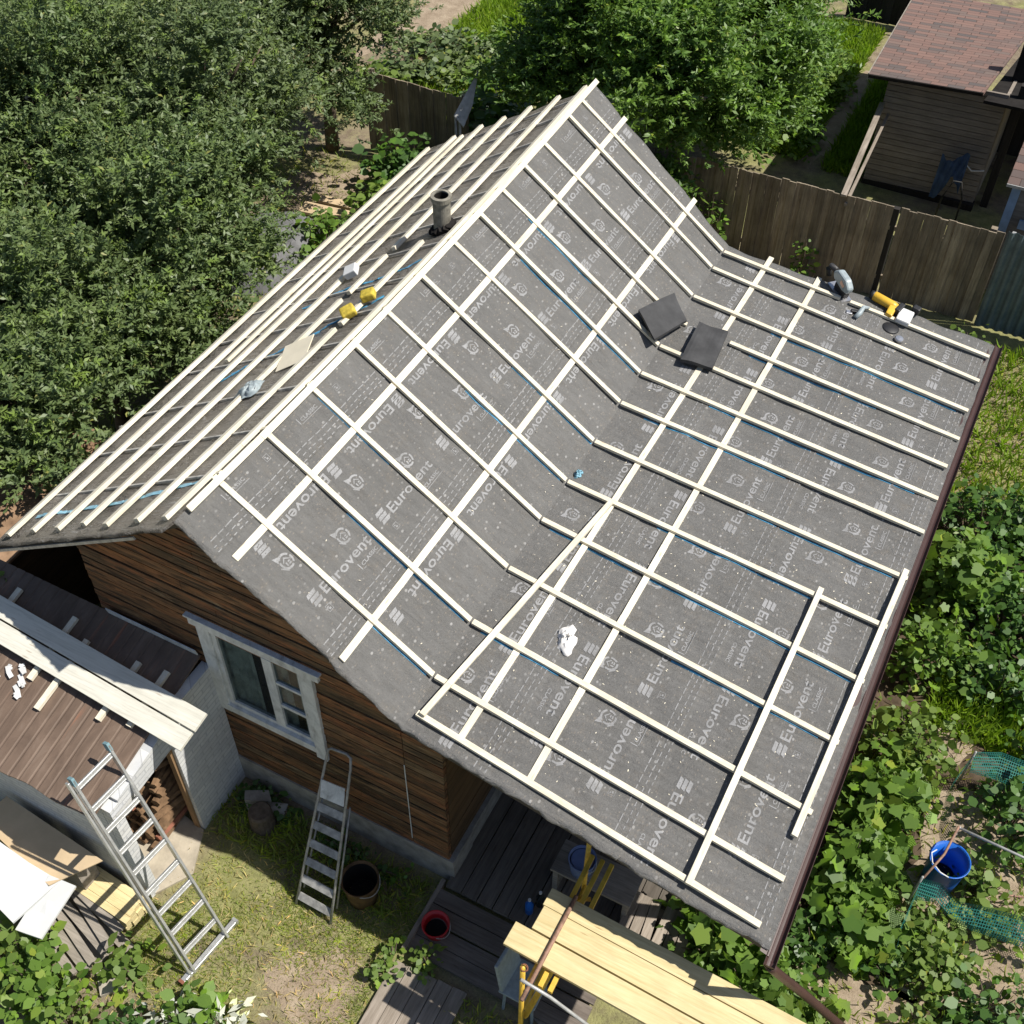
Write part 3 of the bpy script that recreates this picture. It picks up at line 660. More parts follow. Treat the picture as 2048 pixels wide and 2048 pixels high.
frame_board(mb,.50,.62,1.822,3.028,.258,.316); frame_board(mb,.622,.938,2.20,2.25,.264,.312); frame_board(mb,.622,.938,2.62,2.66,.264,.312); mb.build('sash',M['winpaint'],window,bevel=.003)
mb=MB(); frame_board(mb,-.068,.499,1.822,3.028,.286,.29); frame_board(mb,.621,.938,1.822,2.199,.288,.292); frame_board(mb,.621,.938,2.251,2.619,.288,.292); frame_board(mb,.621,.938,2.661,3.028,.288,.292); mb.build('pane',M['glass'],window)
mb=MB(); v=[];n=60
for k in range(n+1):
    x=-.1+1.05*k/n; yy=.345+.012*math.sin(k*1.1)+.01*math.sin(k*2.7); v+=[(x,yy,1.75),(x,yy,3.06)]
mb.add(v,[(2*k,2*k+2,2*k+3,2*k+1) for k in range(n) if not(22<k<30 or 46<k<54)]); mb.build('curtain',M['curtain'],window,smooth=True)
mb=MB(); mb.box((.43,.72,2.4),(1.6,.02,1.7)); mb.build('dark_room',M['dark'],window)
# cement flue pipe on the left slope
cx,cy=-.40,5.66; cz=F(cx,cy)
mb=MB(); mb.lathe((cx,cy,0),[(.105,cz-.15),(.108,cz+.36),(.128,cz+.36),(.130,cz+.42),(.090,cz+.425),(.086,cz+.1)],28)
fl=mb.build('flue_pipe',M['asbestos'],house,smooth=False)
mb=MB(); mb.lathe((cx,cy,0),[(.084,cz+.41),(.084,cz+.05),(.001,cz+.05)],24); mb.build('flue_bore',M['soot_shade'],fl)
mb=MB()
for k in range(16):
    a=2*PI*k/16; mb.box((cx+.125*math.cos(a),cy+.125*math.sin(a),F(cx+.125*math.cos(a),cy)-.02),(.07,.07,.05),(R.random(),R.random(),R.random()))
mb.build('flue_collar',M['tarpaper_shade'],fl)
# porch floor
mb=MB()
for i in range(16): mb.box((2.72+i*.2,1.66,.13),(.188,3.05,.05),jit=.003)
mb.build('porch_floor',M['deck_dark'] if False else M['deck_dark'],house)
mb=MB()
for k,(yc,zc) in enumerate(((.00,.10),(-.19,.10),(-.385,.055),(-.575,.055))): mb.box((3.62,yc,zc),(2.08,.18,.045),jit=.003)
mb.build('porch_step',M['deck_dark_x'],house)
mb=MB(); mb.box((2.565,-.25,.08),(.05,.9,.10)); mb.build('step_edge',M['old_grey_y'],house)

# ------------------------------------------------------------------ brown-roofed woodshed in front of the gable
SX0,SX1=-4.3,-.33
def sr(y): return 2.5+.25*(y-.3)
shed=thing('woodshed','low whitewashed brick woodshed with a brown sheet roof below the gable window','shed',(-2,-.6,0))
mb=MB(); mb.box((-.34,-.13,1.18),(.12,.80,2.36)); mb.box((-.34,-1.425,1.0),(.12,.13,2.0)); mb.hexa([(-.40,-1.36,1.80),(-.28,-1.36,1.80),(-.28,-.53,1.86),(-.40,-.53,1.86),(-.40,-1.36,2.05),(-.28,-1.36,2.05),(-.28,-.53,2.23),(-.40,-.53,2.23)])
mb.box((-2.36,-1.43,1.0),(3.9,.12,1.99)); mb.box((-4.24,-.6,1.0),(.12,1.6,2.0)); mb.box((-2.2,-.30,1.1),(3.6,.1,2.1)); mb.box((-1.62,-.85,1.0),(.08,1.0,2.0)); mb.build('wall',M['brick'],shed)
def sroof(name,x0,x1,ya,yb,mat,par):
    mb=MB(); n=int((x1-x0)/.0125); v=[]
    for i in range(n+1):
        x=x0+(x1-x0)*i/n; ph=((x+.02*math.sin(5*x))/.135)%1; dz=(.007+.003*math.sin(3.7*x))*(1 if ph<.8 else 0)
        e=.03*math.sin(9*x)*.4; v+=[(x,ya+e,sr(ya)+dz),(x,yb,sr(yb)+dz)]
    for i in range(n+1): v+=[(v[2*i][0],v[2*i][1]+.004,v[2*i][2]-.03),(v[2*i+1][0],yb,v[2*i+1][2]-.03)]
    o=2*(n+1); f=[(2*i,2*i+2,2*i+3,2*i+1) for i in range(n)]+[(o+2*i,o+2*i+1,o+2*i+3,o+2*i+2) for i in range(n)]+[(2*i,o+2*i,o+2*i+2,2*i+2) for i in range(n)]
    f+=[(2*n,o+2*n,o+2*n+1,2*n+1),(0,1,o+1,o)]
    mb.add(v,f); return mb.build(name,mat,par)
sroof('roof_sheet',SX0,-.385,-1.64,-.60,M['brownroof'],shed); sroof('roof_sheet',SX0,-.38,-.598,.262,M['brownroof'],shed)
mb=MB(); mb.bar((-1.62,.225,2.60),(-.40,.225,2.60),.012,.10,up=(0,-.2,1)); mb.build('wall_flashing',M['winpaint'],shed)
mb=MB(); mb.bar((-.335,-.50,0),(-.32,-.52,2.1),.11,.07,up=(1,0,0)); mb.build('door_post',mat_wood('weathered_brown_post',(.22,.13,.07),(.36,.23,.12),'Z',26,.8,.1,.4),shed)
mb=MB(); mb.add([(-1.6,-.36,.03),(-1.6,-1.3,.03),(-.3,-1.47,.03),(-.05,-1.05,.03),(-.28,-.55,.03)],[(0,1,2,3,4)]); mb.prism([(-1.6,-.36,.0),(-1.6,-1.3,.0),(-.3,-1.47,.0),(-.05,-1.05,.0),(-.28,-.55,.0)],(0,0,.034)); mb.build('floor_slab',M['slab'],shed)
k=0
for zz in np.arange(.09,1.4,.105):
    for x in np.arange(-1.35,-.48,.125):
        y=-.62-.30*(1.35-zz)+R.uniform(-.06,.06); x_=x+R.uniform(-.02,.02); dz=R.uniform(-.015,.015); a=R.uniform(-.07,.07); r_=R.uniform(.042,.062)
        mb=MB(); mb.tube([(x_-a,y-.02,zz+dz),(x_+a,-.36,zz+dz)],r_,6)
        o=mb.build('firewood_log',M['log_end'] if k%13 else M['brickred']); tag(o,'split log in the heap of firewood inside the woodshed doorway','log','firewood in the woodshed'); k+=1
# two long pale planks on cross sticks, on the shed roof
for nm,p,q,lab in (('plank',(-3.6,-.20,2.505),(.12,-.40,2.46),'long pale plank on the shed roof, the one nearer the gable, ending under the window'),('plank',(-3.6,-.428,2.447),(.10,-.626,2.400),'long pale plank on the shed roof, the sunlit one farther from the gable')):
    mb=MB(); mb.bar(p,q,.215,.045,up=(0,-.25,1)); tag(mb.build(nm,M['plank_pale'],bevel=.003),lab,'plank',group='planks on the shed roof')
for x,ya,yb,lab in ((-1.93,-.75,.03,'short pale stick under the planks on the shed roof, near the white scraps'),(-1.64,-.98,-.13,'longest pale cross stick sticking out sunward under the planks on the shed roof'),(-.95,-.80,-.10,'pale cross stick under the planks, third along the shed roof'),(-.60,-.72,-.06,'short cross stick under the planks, the one nearest the whitewashed wall'),(-2.75,-.7,.05,'grey stick under the planks at the far left end of the shed roof')):
    mb=MB(); mb.bar((x,ya,sr(ya)+.06),(x+.02,yb,sr(yb)+.06),.065,.045,up=(0,-.25,1)); tag(mb.build('cross_stick',M['lath']),lab,'stick',group='cross sticks on the shed roof')
for k,(x,y) in enumerate(((-2.22,-.74),(-2.10,-.66),(-2.0,-.80),(-1.96,-.93),(-2.3,-.88))):
    mb=MB(); pts=[(x+.06*math.cos(i*1.7+k)*i*.45,y+.05*math.sin(i*1.3+k)*i*.4,sr(y)+.03+.015*(i%2)) for i in range(5)]
    for p,q in zip(pts[:-1],pts[1:]): mb.bar(p,q,.05,.012,up=(.2,-.25,1))
    tag(mb.build('plaster_scrap',M['white']),'crumpled white scrap lying on the brown shed roof','scrap',group='white scraps on the shed roof')
# old lean-to at the far left
oldr=thing('lean_to','old lean-to with a rusty littered sheet roof beside the left eave','lean-to',(-4.2,1.6,0))
mb=MB(); mb.hexa([(-5.0,.35,2.05),(-3.55,.35,1.95),(-3.5,2.7,2.05),(-5.0,2.7,2.15),(-5.0,.35,2.09),(-3.55,.35,1.99),(-3.5,2.7,2.09),(-5.0,2.7,2.19)]); mb.build('roof_sheet',M['rust_roof'],oldr)
mb=MB(); mb.box((-3.66,1.5,1.0),(.06,2.2,1.9)); mb.box((-4.3,.5,1.0),(1.2,.06,1.9)); mb.build('wall',M['wall_dark_y'],oldr)
V,Fc=leaves(np.stack([NR.uniform(-4.2,-3.6,160),NR.uniform(1.4,2.6,160),np.full(160,2.10)+NR.random(160)*.05],1),NR.normal(size=(160,3))*[1,1,.3],NR.normal(size=(160,3))*.4+[0,0,1],.06+.06*NR.random(160),SH_OVAL)
tag(npmesh('leaf_litter',V,Fc,M['rust_roof']),kind='stuff')

# ------------------------------------------------------------------ ladders
lad=thing('ladder','aluminium ladder leaning on the edge of the brown shed roof','ladder',(.74,-1.7,0))
bl,br_=Vector((.70,-1.95,.06)),Vector((.78,-1.47,.06)); tl,tr_=Vector((-.52,-1.545,2.54)),Vector((-.48,-1.075,2.54))
nrm=(tr_-tl).cross(tl-bl).normalized(); nrm=nrm if nrm.z>0 else -nrm
for a,b in ((bl,tl),(br_,tr_)):
    mb=MB(); mb.bar(a,b,.028,.075,up=nrm); 
    if a is bl: mb.bar(a+(bl-br_).normalized()*.05-nrm*.01,b.lerp(a,.0)+(bl-br_).normalized()*.05-nrm*.01,.024,.06,up=nrm)
    o=mb.build('stile',M['alu'],lad,bevel=.004)
    mb=MB(); mb.bar(b.lerp(a,.028),b-(a-b).normalized()*.02,.036,.085,up=nrm); mb.build('end_cap',M['rubber'],o,bevel=.004)
for k in range(9):
    t=.10+.107*k; p,q=bl.lerp(tl,t)-nrm*.03,br_.lerp(tr_,t)-nrm*.03; mb=MB(); ld=(tl-bl).normalized(); mb.bar(p,q,.060,.028,up=nrm); mb.bar(p+nrm*.006+ld*.021,q+nrm*.006+ld*.021,.016,.006,up=nrm); mb.bar(p+nrm*.006-ld*.021,q+nrm*.006-ld*.021,.016,.006,up=nrm); mb.build('rung',M['alu'],lad,bevel=.004)
mb=MB(); mb.bar((.63,-2.09,.075),(.72,-1.29,.075),.065,.07); mb.build('stabiliser_bar',M['alu'],lad,bevel=.006)
for p in ((.628,-2.10,.04),(.722,-1.28,.04)):
    mb=MB(); mb.box(p,(.07,.035,.08),(0,0,-.1)); mb.build('foot_pad',M['brickred'] if p[1]<-2 else M['alu'],lad)
# step ladder against the gable
sl=thing('step_ladder','worn folded step ladder leaning against the brown gable wall','ladder',(1.43,-.75,0))
A0,A1=Vector((1.20,-.79,.02)),Vector((1.67,-.80,.02)); T0,T1=Vector((1.20,.215,1.86)),Vector((1.51,.215,1.93))
mb=MB(); pts=[A0]+[A0.lerp(T0,t) for t in (.3,.6,.93)]+[T0+Vector((.01,-.01,.02)),T0+Vector((.05,.0,.06)),T1+Vector((-.06,0,.03)),T1+Vector((-.01,-.01,0))]+[A1.lerp(T1,t) for t in (.93,.6,.3)]+[A1]
mb.tube(pts,.016,8); mb.build('front_frame',M['alu_old'],sl,smooth=True)
mb=MB(); off=Vector((.03,.03,-.05)); mb.tube([A0.lerp(T0,.12)+off,A0.lerp(T0,.70)+off],.012,6); mb.tube([A1.lerp(T1,.10)+off,A1.lerp(T1,.72)+off],.012,6); mb.build('rear_leg',M['alu_old'],sl,smooth=True)
sn=(T0-A0).cross(A1-A0).normalized(); sn=sn if sn.z>0 else -sn
for k in range(6):
    t=.06+.118*k; p,q=A0.lerp(T0,t),A1.lerp(T1,t); mb=MB(); mb.bar(p+Vector((.012,0,0)),q-Vector((.012,0,0)),.09,.022,up=(sn+Vector((0,.0,.55))).normalized()); mb.build('tread',M['alu_old'],sl,bevel=.003)
mb=MB(); p,q=A0.lerp(T0,.765),A1.lerp(T1,.765); mb.bar(p+Vector((.02,-.02,.03)),q+Vector((-.02,-.02,.03)),.22,.012,up=sn); mb.build('platform',M['winpaint'],sl)

# ------------------------------------------------------------------ yard clutter
def bucket(name,label,x,y,z,r0,r1,h,mat,cat='bucket',inner=None,fill=.25,handle=True,liner=True):
    t=thing(name,label,cat,(x,y,z)); mb=MB(); mb.lathe((x,y,z),[(r0*.02,0),(r0,0),(r0*.5+r1*.5+.002,h*.5),(r1,h),(r1+.012,h+.004),(r1+.012,h-.012),(r1-.006,h-.004),(r0*.5+r1*.5-.006,h*.5),(r0-.008,.012)],32); mb.build('body',mat,t,smooth=True)
    if inner and liner:
        mb=MB(); mb.lathe((x,y,z),[(r1-.016,h-.03),(r0*.5+r1*.5-.016,h*.5),(r0-.018,.02)],32); mb.build('inside',inner,t,smooth=True)
    mb=MB(); rr=r0+(r1-r0)*fill-.019; mb.lathe((x,y,z),[(rr,h*fill),(.001,h*fill)],28); mb.build('contents',inner or M['dark'],t)
    if handle:
        mb=MB(); mb.tube([(x+(r1+.012)*math.cos(a),y+(r1+.012)*math.sin(a)*1.0,z+h-.02-.16*math.sin((a+.9)/1.0*1.0) if 0 else z+h-.015-.10*math.sin((k)/10*PI)) for k,a in ((k,-1.0+2.2*k/10) for k in range(11))],.006,6); mb.build('handle',M['greypost'],t,smooth=True)
    return t
bucket('metal_pail','large rusty enamel pail with a dark inside, beside the step ladder',1.82,-.36,0,.165,.205,.46,M['rust'],'pail',M['soot_shade'])  # near-black liner paints the shade inside the pail
bucket('plastic_tub','round red plastic tub at the edge of the dark porch step',2.77,-.34,.079,.125,.145,.17,M['red'],'tub')
st=thing('log_stump','dark chopped log stump standing in the shade below the window','stump',(.30,-.16,0)); mb=MB(); mb.lathe((.30,-.16,0),[(.001,.34),(.12,.345),(.14,.32),(.15,.05),(.16,0)],16); mb.build('log',M['bark'],st)
mb=MB(); mb.box((.12,.02,.16),(.30,.16,.28),(0,.1,.5),jit=.03); mb.box((.34,.06,.08),(.22,.14,.12),(.2,0,.2),jit=.03); tag(mb.build('rubble',M['concrete']),'broken concrete lumps heaped in the corner by the whitewashed wall','rubble')
# red-framed timber stack, sheets and old boards at the lower left
for r_ in range(3):
    for c_ in range(4):
        mb=MB(); y=-1.60-.085*c_; mb.box((-.78+R.uniform(-.03,.03),y,.085+.085*r_),(1.10,.082,.080),(0,0,-.06),jit=.002)
        tag(mb.build('timber_block',M['plank_new']),'fresh squared timber in the short stack under the plywood sheet','timber',group='stacked fresh timber by the shed wall')
OLD=[(-.62,-1.93,.26,.80,.11,.12),(-.66,-2.03,.22,.9,.09,-.05),(-.72,-2.12,.17,.95,.10,.05),(-.80,-2.22,.12,1.0,.09,-.03),(-.85,-2.32,.07,1.05,.11,.02),(-.95,-2.42,.03,1.0,.10,.0),(-.5,-2.0,.10,.9,.12,.1),(-.7,-2.15,.05,.9,.2,.0)]
for k,(x,y,zz,l,wd,tl_) in enumerate(OLD):
    mb=MB(); mb.box((x,y,zz),(l,wd,.03),(R.uniform(-.1,.1),.03,-.32+tl_),jit=.004); tag(mb.build('scrap_board',M['old_grey']),'weathered grey board in the low heap below the white sheets','board',group='heap of old grey boards')
mb=MB(); mb.hexa([(-2.1,-1.90,.93),(-.93,-2.11,.86),(-.58,-1.64,.92),(-2.0,-1.56,.99),(-2.1,-1.90,.945),(-.93,-2.11,.875),(-.58,-1.64,.935),(-2.0,-1.56,1.005)]); tag(mb.build('plywood_sheet',M['ply']),'tan plywood sheet laid flat against the shed wall under the white sheets','sheet')
mb=MB()
for x,y in ((-1.1,-1.72),(-1.75,-1.72)): mb.box((x,y,.43),(.5,.22,.84),jit=.01)
tag(mb.build('timber_pile',M['old_grey']),'pile of old timber carrying the plywood sheet','timber')
def fold(p,name,label,mat,th=.03):
    mb=MB(); n=len(p)//2
    for i in range(n-1):
        a,b,c,d=[Vector(q) for q in (p[2*i],p[2*i+2],p[2*i+3],p[2*i+1])]; u=Vector((0,0,th)); mb.hexa([a,b,c,d,a+u,b+u,c+u,d+u])
    return tag(mb.build(name,mat),label,'sheet')
fold([(-2.1,-2.5,.80),(-2.0,-1.98,.97),(-1.42,-2.5,.78),(-1.25,-2.03,.93),(-1.12,-2.55,.60),(-.86,-2.02,.85)],'foam_sheet','large white sheet lying bent over the plywood',M['white'])
fold([(-1.10,-2.58,.50),(-.98,-2.03,.90),(-.80,-2.52,.47),(-.70,-1.97,.80)],'foam_sheet','smaller white sheet sloping down over the grey boards',M['white'])
# stone slab by the bushes
mb=MB(); mb.add([(-.25,-2.45,.06),(-.05,-2.62,.06),(.1,-2.45,.06),(.02,-2.27,.06),(-.18,-2.25,.06)],[(0,1,2,3,4)]); mb.prism([(-.25,-2.45,0),(-.05,-2.62,0),(.1,-2.45,0),(.02,-2.27,0),(-.18,-2.25,0)],(0,0,.062)); tag(mb.build('stone_slab',M['stone']),'flat brown stone among the bushes left of the ladder foot','stone')
# plank walk
wk=thing('boardwalk','sunlit weathered plank walk leading to the porch step','boardwalk',(2.9,-1.4,0))
for i in range(5):
    mb=MB(); mb.box((2.64+.175*i,-1.95+.06*i,.05),(.168,2.25-.1*i,.04),(0,0,.02),jit=.003); mb.build('board',M['old_grey_y'],wk)
# yellow scaffold: two trestles carrying planks
def frame_trestle(name,label,x,ya,yb,H):
    t=thing(name,label,'trestle',(x,(ya+yb)/2,0),'yellow scaffold trestles')
    for y,s in ((ya,-1),(yb,1)):
        mb=MB(); mb.tube([(x,y,0),(x,y,H)],.027,8); mb.build('leg',M['yellow'],t,smooth=True)
        mb=MB(); mb.bar((x+.02,y-s*.02,.95),(x+.20,y-s*.42,1.90),.05,.04,up=(0,0,1)); mb.build('brace',M['yellow'],t)
    for k,dx in enumerate((.06,.17,.27)):
        mb=MB(); mb.bar((x+dx,ya+.02,1.945),(x+dx,yb-.02,1.945),.045,.05); mb.build('crossbar',M['yellow'],t,bevel=.003)
    mb=MB(); mb.tube([(x+.02,ya+.01,1.2),(x+.02,yb-.01,1.2)],.02,8); mb.build('tie_bar',M['yellow'],t,smooth=True)
    return t
frame_trestle('trestle','yellow steel trestle under the end of the fresh planks by the porch',4.16,-1.02,.42,2.25)
frame_trestle('trestle','yellow steel trestle under the far right end of the fresh planks',8.3,-1.05,.35,2.2)
PL=[((3.86,-.70),(8.7,-.87),.245,'fresh yellow scaffold plank on the yard side, its end sticking out farthest'),((4.03,-.44),(8.7,-.61),.25,'fresh yellow scaffold plank lying in the middle of the three'),((4.02,-.215),(8.7,-.37),.19,'fresh scaffold plank under the eave, striped with shadow')]
for (a,b,wd,lab) in PL:
    mb=MB(); mb.bar((*a,2.0),(*b,2.0),wd,.045); tag(mb.build('scaffold_plank',M['plank_new'],bevel=.003),lab,'plank',group='planks on the scaffold')
mb=MB(); mb.tube([(4.27,-.10,2.026),(4.25,-1.22,2.026)],.021,8); tag(mb.build('iron_pipe',M['ironpipe'],smooth=True),'thin rusty pipe lying across the fresh scaffold planks','pipe')
mb=MB(); mb.tube([(4.17,-1.08,2.10),(4.45,-1.03,1.9),(4.85,-.98,1.55),(5.3,-1.0,1.0)],.018,8); tag(mb.build('grey_pipe',M['greypost'],smooth=True),'thin grey pipe slanting down from the yellow trestle','pipe')
mb=MB(); mb.tube([(4.18+.03*math.cos(a),-1.03+.03*math.sin(a),2.23+.012*a/2) for a in np.linspace(0,9,24)],.006,5); tag(mb.build('wire_loop',M['brickred'],smooth=True),'small coil of red wire on top of the trestle leg','wire')
# seat shell below the planks
t=thing('plastic_chair','grey plastic chair tucked under the scaffold planks','chair',(3.93,-.62,0))
mb=MB(); mb.box((3.98,-.55,.52),(.42,.42,.03)); mb.build('seat',M['toolgrey'],t,bevel=.01)
mb=MB(); mb.hexa([(3.78,-.75,.52),(3.82,-.75,.52),(3.84,-.36,.52),(3.80,-.36,.52),(3.70,-.72,1.02),(3.74,-.72,1.02),(3.76,-.38,1.02),(3.72,-.38,1.02)]); mb.build('backrest',M['toolgrey'],t,bevel=.01)
for dx,dy in ((-.17,-.17),(.17,-.17),(-.17,.17),(.17,.17)):
    mb=MB(); mb.tube([(3.98+dx,-.55+dy,.0),(3.98+dx*.9,-.55+dy*.9,.51)],.018,6); mb.build('leg',M['toolgrey'],t)
# bench with paint bucket and bottles under the eave
t=thing('porch_bench','low dark wooden bench under the porch eave','bench',(4.1,.85,.155))
mb=MB(); mb.box((4.15,.85,.62),(.95,.40,.04)); mb.build('seat',M['old_grey'],t)
for dx in (-.42,.42):
    mb=MB(); mb.box((4.15+dx,.85,.377),(.06,.36,.445)); mb.build('leg',M['old_grey'],t)
bucket('paint_bucket','pale blue paint bucket standing on the porch bench',3.98,.80,.641,.12,.145,.27,M['blue_pale'],'bucket',M['blue_pale'],.9)
for k,(x,y) in enumerate(((3.60,.30),(3.67,.43))):
    t=thing('bottle',('blue bottle on the porch floor beside the plank ends','clear bottle standing behind the blue one on the porch floor')[k],'bottle',(x,y,.155)); mb=MB(); mb.lathe((x,y,.155),[(.001,0),(.045,0),(.047,.19),(.016,.25),(.016,.29)],16); mb.build('body',M['blue'] if k==0 else M['glass'],t,smooth=True)
    mb=MB(); mb.lathe((x,y,.155),[(.018,.285),(.018,.31),(.001,.31)],12); mb.build('cap',M['white'],t)
mb=MB()
for k in range(6): mb.box((4.62+.13*k,.55,.32),(.11,.9,.03),(0,.05,.05*(k%3)),jit=.004)
mb.box((4.9,.2,.17),(.8,.1,.26)); mb.box((4.9,.9,.17),(.8,.1,.26)); tag(mb.build('pallet',M['old_grey_y']),'old wooden pallet in the shade behind the scaffold','pallet')
for k in range(3):
    mb=MB(); mb.bar((4.15+.3*k,-.62-.09*k,.02+.0*k),(4.7+.3*k,-.80-.05*k,.03),.10,.03); tag(mb.build('loose_board',M['old_grey']),'short broken board on the ground below the scaffold','board',group='broken boards below the scaffold')

# ------------------------------------------------------------------ things lying on the roof
def flat_on(x,y,d=0): return Vector((x,y,F(x,y)+d))
for x0_,ya,x1_,yb,top,lab,md in ((5.24,.05,5.27,3.86,.032,'loose batten laid across the low roof, the shorter bright one inside the eave','x'),(5.925,.98,6.02,4.63,.032,'loose batten along the eave beside the gutter','x')):
    mb=MB(); pts=[(x0_+(x1_-x0_)*t,ya+(yb-ya)*t) for t in np.linspace(0,1,5)]
    for p,q in zip(pts[:-1],pts[1:]): mb.bar(flat_on(*p,.037),flat_on(*q,.037),.062,.036,UPL,jit=.001)
    tag(mb.build('loose_batten',M['lath'],bevel=.002),lab,'batten')
mb=MB(); a=flat_on(2.40,.28,.034); b=flat_on(2.84,3.68,.03)
pts=[Vector((2.40+(2.84-2.40)*t,.28+3.4*t,0)) for t in np.linspace(0,1,9)]
pts=[(p.x,p.y,max(F(p.x,p.y),3.31-.10*(p.x-XK))+.036) for p in pts]
for p,q in zip(pts[:-1],pts[1:]): mb.bar(p,q,.06,.034,UPL,jit=.001)
tag(mb.build('loose_batten',M['lath'],bevel=.002),'loose batten lying askew along the fold between steep and low roof','batten')
def pad(name,label,pts,lift,th):
    n=8; mb=MB(); P=[Vector(p) for p in pts]; v=[]
    for lev in (0,1):
        for i in range(n+1):
            for j in range(n+1):
                s,t=i/n,j/n; p=P[0].lerp(P[1],s).lerp(P[3].lerp(P[2],s),t); e=min(s,1-s,t,1-t)
                z=p.z+lift+(th*(.75+.25*min(1,e*6)) if lev else 0)+.012*math.sin(5*s+3*t); v.append((p.x+R.uniform(-.002,.002),p.y,z))
    m_=(n+1)**2; f=[]
    for i in range(n):
        for j in range(n):
            a=i*(n+1)+j; f+=[(m_+a,m_+a+n+1,m_+a+n+2,m_+a+1),(a,a+1,a+n+2,a+n+1)]
    for i in range(n):
        for (a,b) in ((i,i+1),((i+1)*(n+1)+n,i*(n+1)+n) if 0 else (n*(n+1)+i+1,n*(n+1)+i),((i+1)*(n+1),i*(n+1)),(i*(n+1)+n,(i+1)*(n+1)+n)): f.append((b,a,m_+a,m_+b))
    mb.add(v,f); return tag(mb.build(name,M['pad'],smooth=False),label,'pad',group='foam pads on the roof')
def fo(x,y): return (x,y,max(F(x,y),3.31-.10*(x-XK)))
pad('foam_pad','charcoal foam pad lying in the fold of the roof, tilted up against the steep slope',[(1.90,6.55,F(1.9,6.55)+.02),(2.24,6.30,F(2.24,6.3)+.11),(2.42,6.97,F(2.42,6.97)+.03),(2.11,7.28,F(2.11,7.28)+.02)],.01,.05)
pad('foam_pad','charcoal foam pad lying flat on the low roof across two battens',[fo(2.62,6.27),fo(3.02,6.36),fo(2.95,7.10),fo(2.56,7.08)],.006,.06)
# crumpled white cloth
def crumple(name,label,c,r,h,mat,seed,n=22,cat='rag',tilt=0):
    g=np.random.default_rng(seed); mb=MB(); v=[];m=10
    for i in range(m+1):
        for j in range(n):
            a=2*PI*j/n; q=i/m; rr=(q**.8)*(1+.28*math.sin(2*a+seed)+.16*math.sin(5*a+seed*2)); zz=h*(1-q**2)*(.75+.5*abs(math.sin(4*q+3*a+seed)))+.004
            x=c[0]+r[0]*rr*math.cos(a)+g.normal()*.006; y=c[1]+r[1]*rr*math.sin(a)+g.normal()*.006
            v.append((x,y,c[2]+zz+g.normal()*.006*(1 if i<m else 0)+tilt*(x-c[0])))
    f=[(i*n+j,(i+1)*n+j,(i+1)*n+(j+1)%n,i*n+(j+1)%n) for i in range(m) for j in range(n)]
    mb.add(v,f); return tag(mb.build(name,mat,smooth=True),label,cat)
gl=crumple('work_glove','crumpled white work gloves lying on the low roof below the fold',(3.19,1.83,film(3.19,1.83)+.004),(.10,.17),.075,M['cloth'],3,cat='gloves',tilt=-.12)
crumple('rag','small crumpled light blue scrap at the fold of the roof',(2.32,3.93,film(2.32,3.93)+.004),(.05,.05),.05,M['rope'],5)
# jigsaw
def ori(o,x,y,ang): o.location=flat_on(x,y,-FILM+.004); o.rotation_euler=(0,math.atan(.1223),ang)
j=thing('jigsaw','grey and black jigsaw standing at the far edge of the low roof','power tool',(0,0,0))
mb=MB(); mb.prism([(-.13,-.035,.16),(-.10,-.035,.10),(.05,-.035,.085),(.12,-.035,.10),(.13,-.035,.16),(.06,-.035,.215),(-.07,-.035,.22)],(0,.07,0)); mb.build('body',M['toolgrey'],j,bevel=.018)
mb=MB(); mb.box((0,0,.012),(.26,.10,.012)); mb.build('sole_plate',M['steel'],j)
mb=MB(); mb.box((.02,0,.055),(.16,.062,.075)); mb.box((-.03,0,.02),(.02,.03,.02)); mb.build('motor_housing',M['toolblack'],j,bevel=.01)
mb=MB(); mb.tube([(-.13,0,.16),(-.21,0,.14),(-.23,0,.09),(-.20,0,.03)],.028,10); mb.build('rear_grip',M['toolblack'],j,smooth=True)
mb=MB(); mb.box((.04,-.0375,.155),(.06,.004,.04),(0,.3,0)); mb.build('sticker',M['chip'],j)
ori(j,3.92,8.93,-.75); j.scale=(1.55,1.55,1.45)
# cordless drill
d=thing('cordless_drill','yellow cordless drill lying at the far edge of the low roof','power tool',(0,0,0))
mb=MB(); mb.tube([(-.13,0,.05),(-.12,0,.052),(.06,0,.055),(.10,0,.055)],[.030,.042,.042,.034],14); mb.build('motor_body',M['toolyellow'],d,smooth=True)
mb=MB(); mb.tube([(-.155,0,.05),(-.12,0,.05)],[.036,.042],14); mb.build('end_cap',M['toolblack'],d,smooth=True)
mb=MB(); mb.hexa([(.06,-.14,.03),(.12,-.14,.03),(.10,.0,.02),(.03,.0,.02),(.06,-.14,.075),(.12,-.14,.075),(.10,.0,.085),(.03,.0,.085)]); mb.build('grip',M['toolyellow'],d,bevel=.012)
mb=MB(); mb.box((.12,-.0,.055),(.05,.12,.075)); mb.build('chuck',M['toolblack'],d,bevel=.012)
mb=MB(); mb.box((.20,-.05,.055),(.12,.17,.05),(0,0,.2)); mb.build('guard',M['white'],d,bevel=.012)
mb=MB(); mb.box((.23,.10,.06),(.07,.06,.07)); mb.build('nose',M['toolblack'],d,bevel=.012)
ori(d,4.55,9.02,-.22); d.scale=(1.6,1.6,1.5)
mb=MB(); mb.lathe((0,0,0),[(.001,.03),(.02,.031),(.10,.02),(.115,.012),(.115,.004),(.001,.004)],28); sd_=mb.build('cutting_disc',M['toolblack'],None,smooth=True); tag(sd_,'flat black disc lying below the yellow drill on the low roof','disc'); sd_.location=flat_on(4.74,8.63,-FILM+.004); sd_.rotation_euler=(0,.122,0)
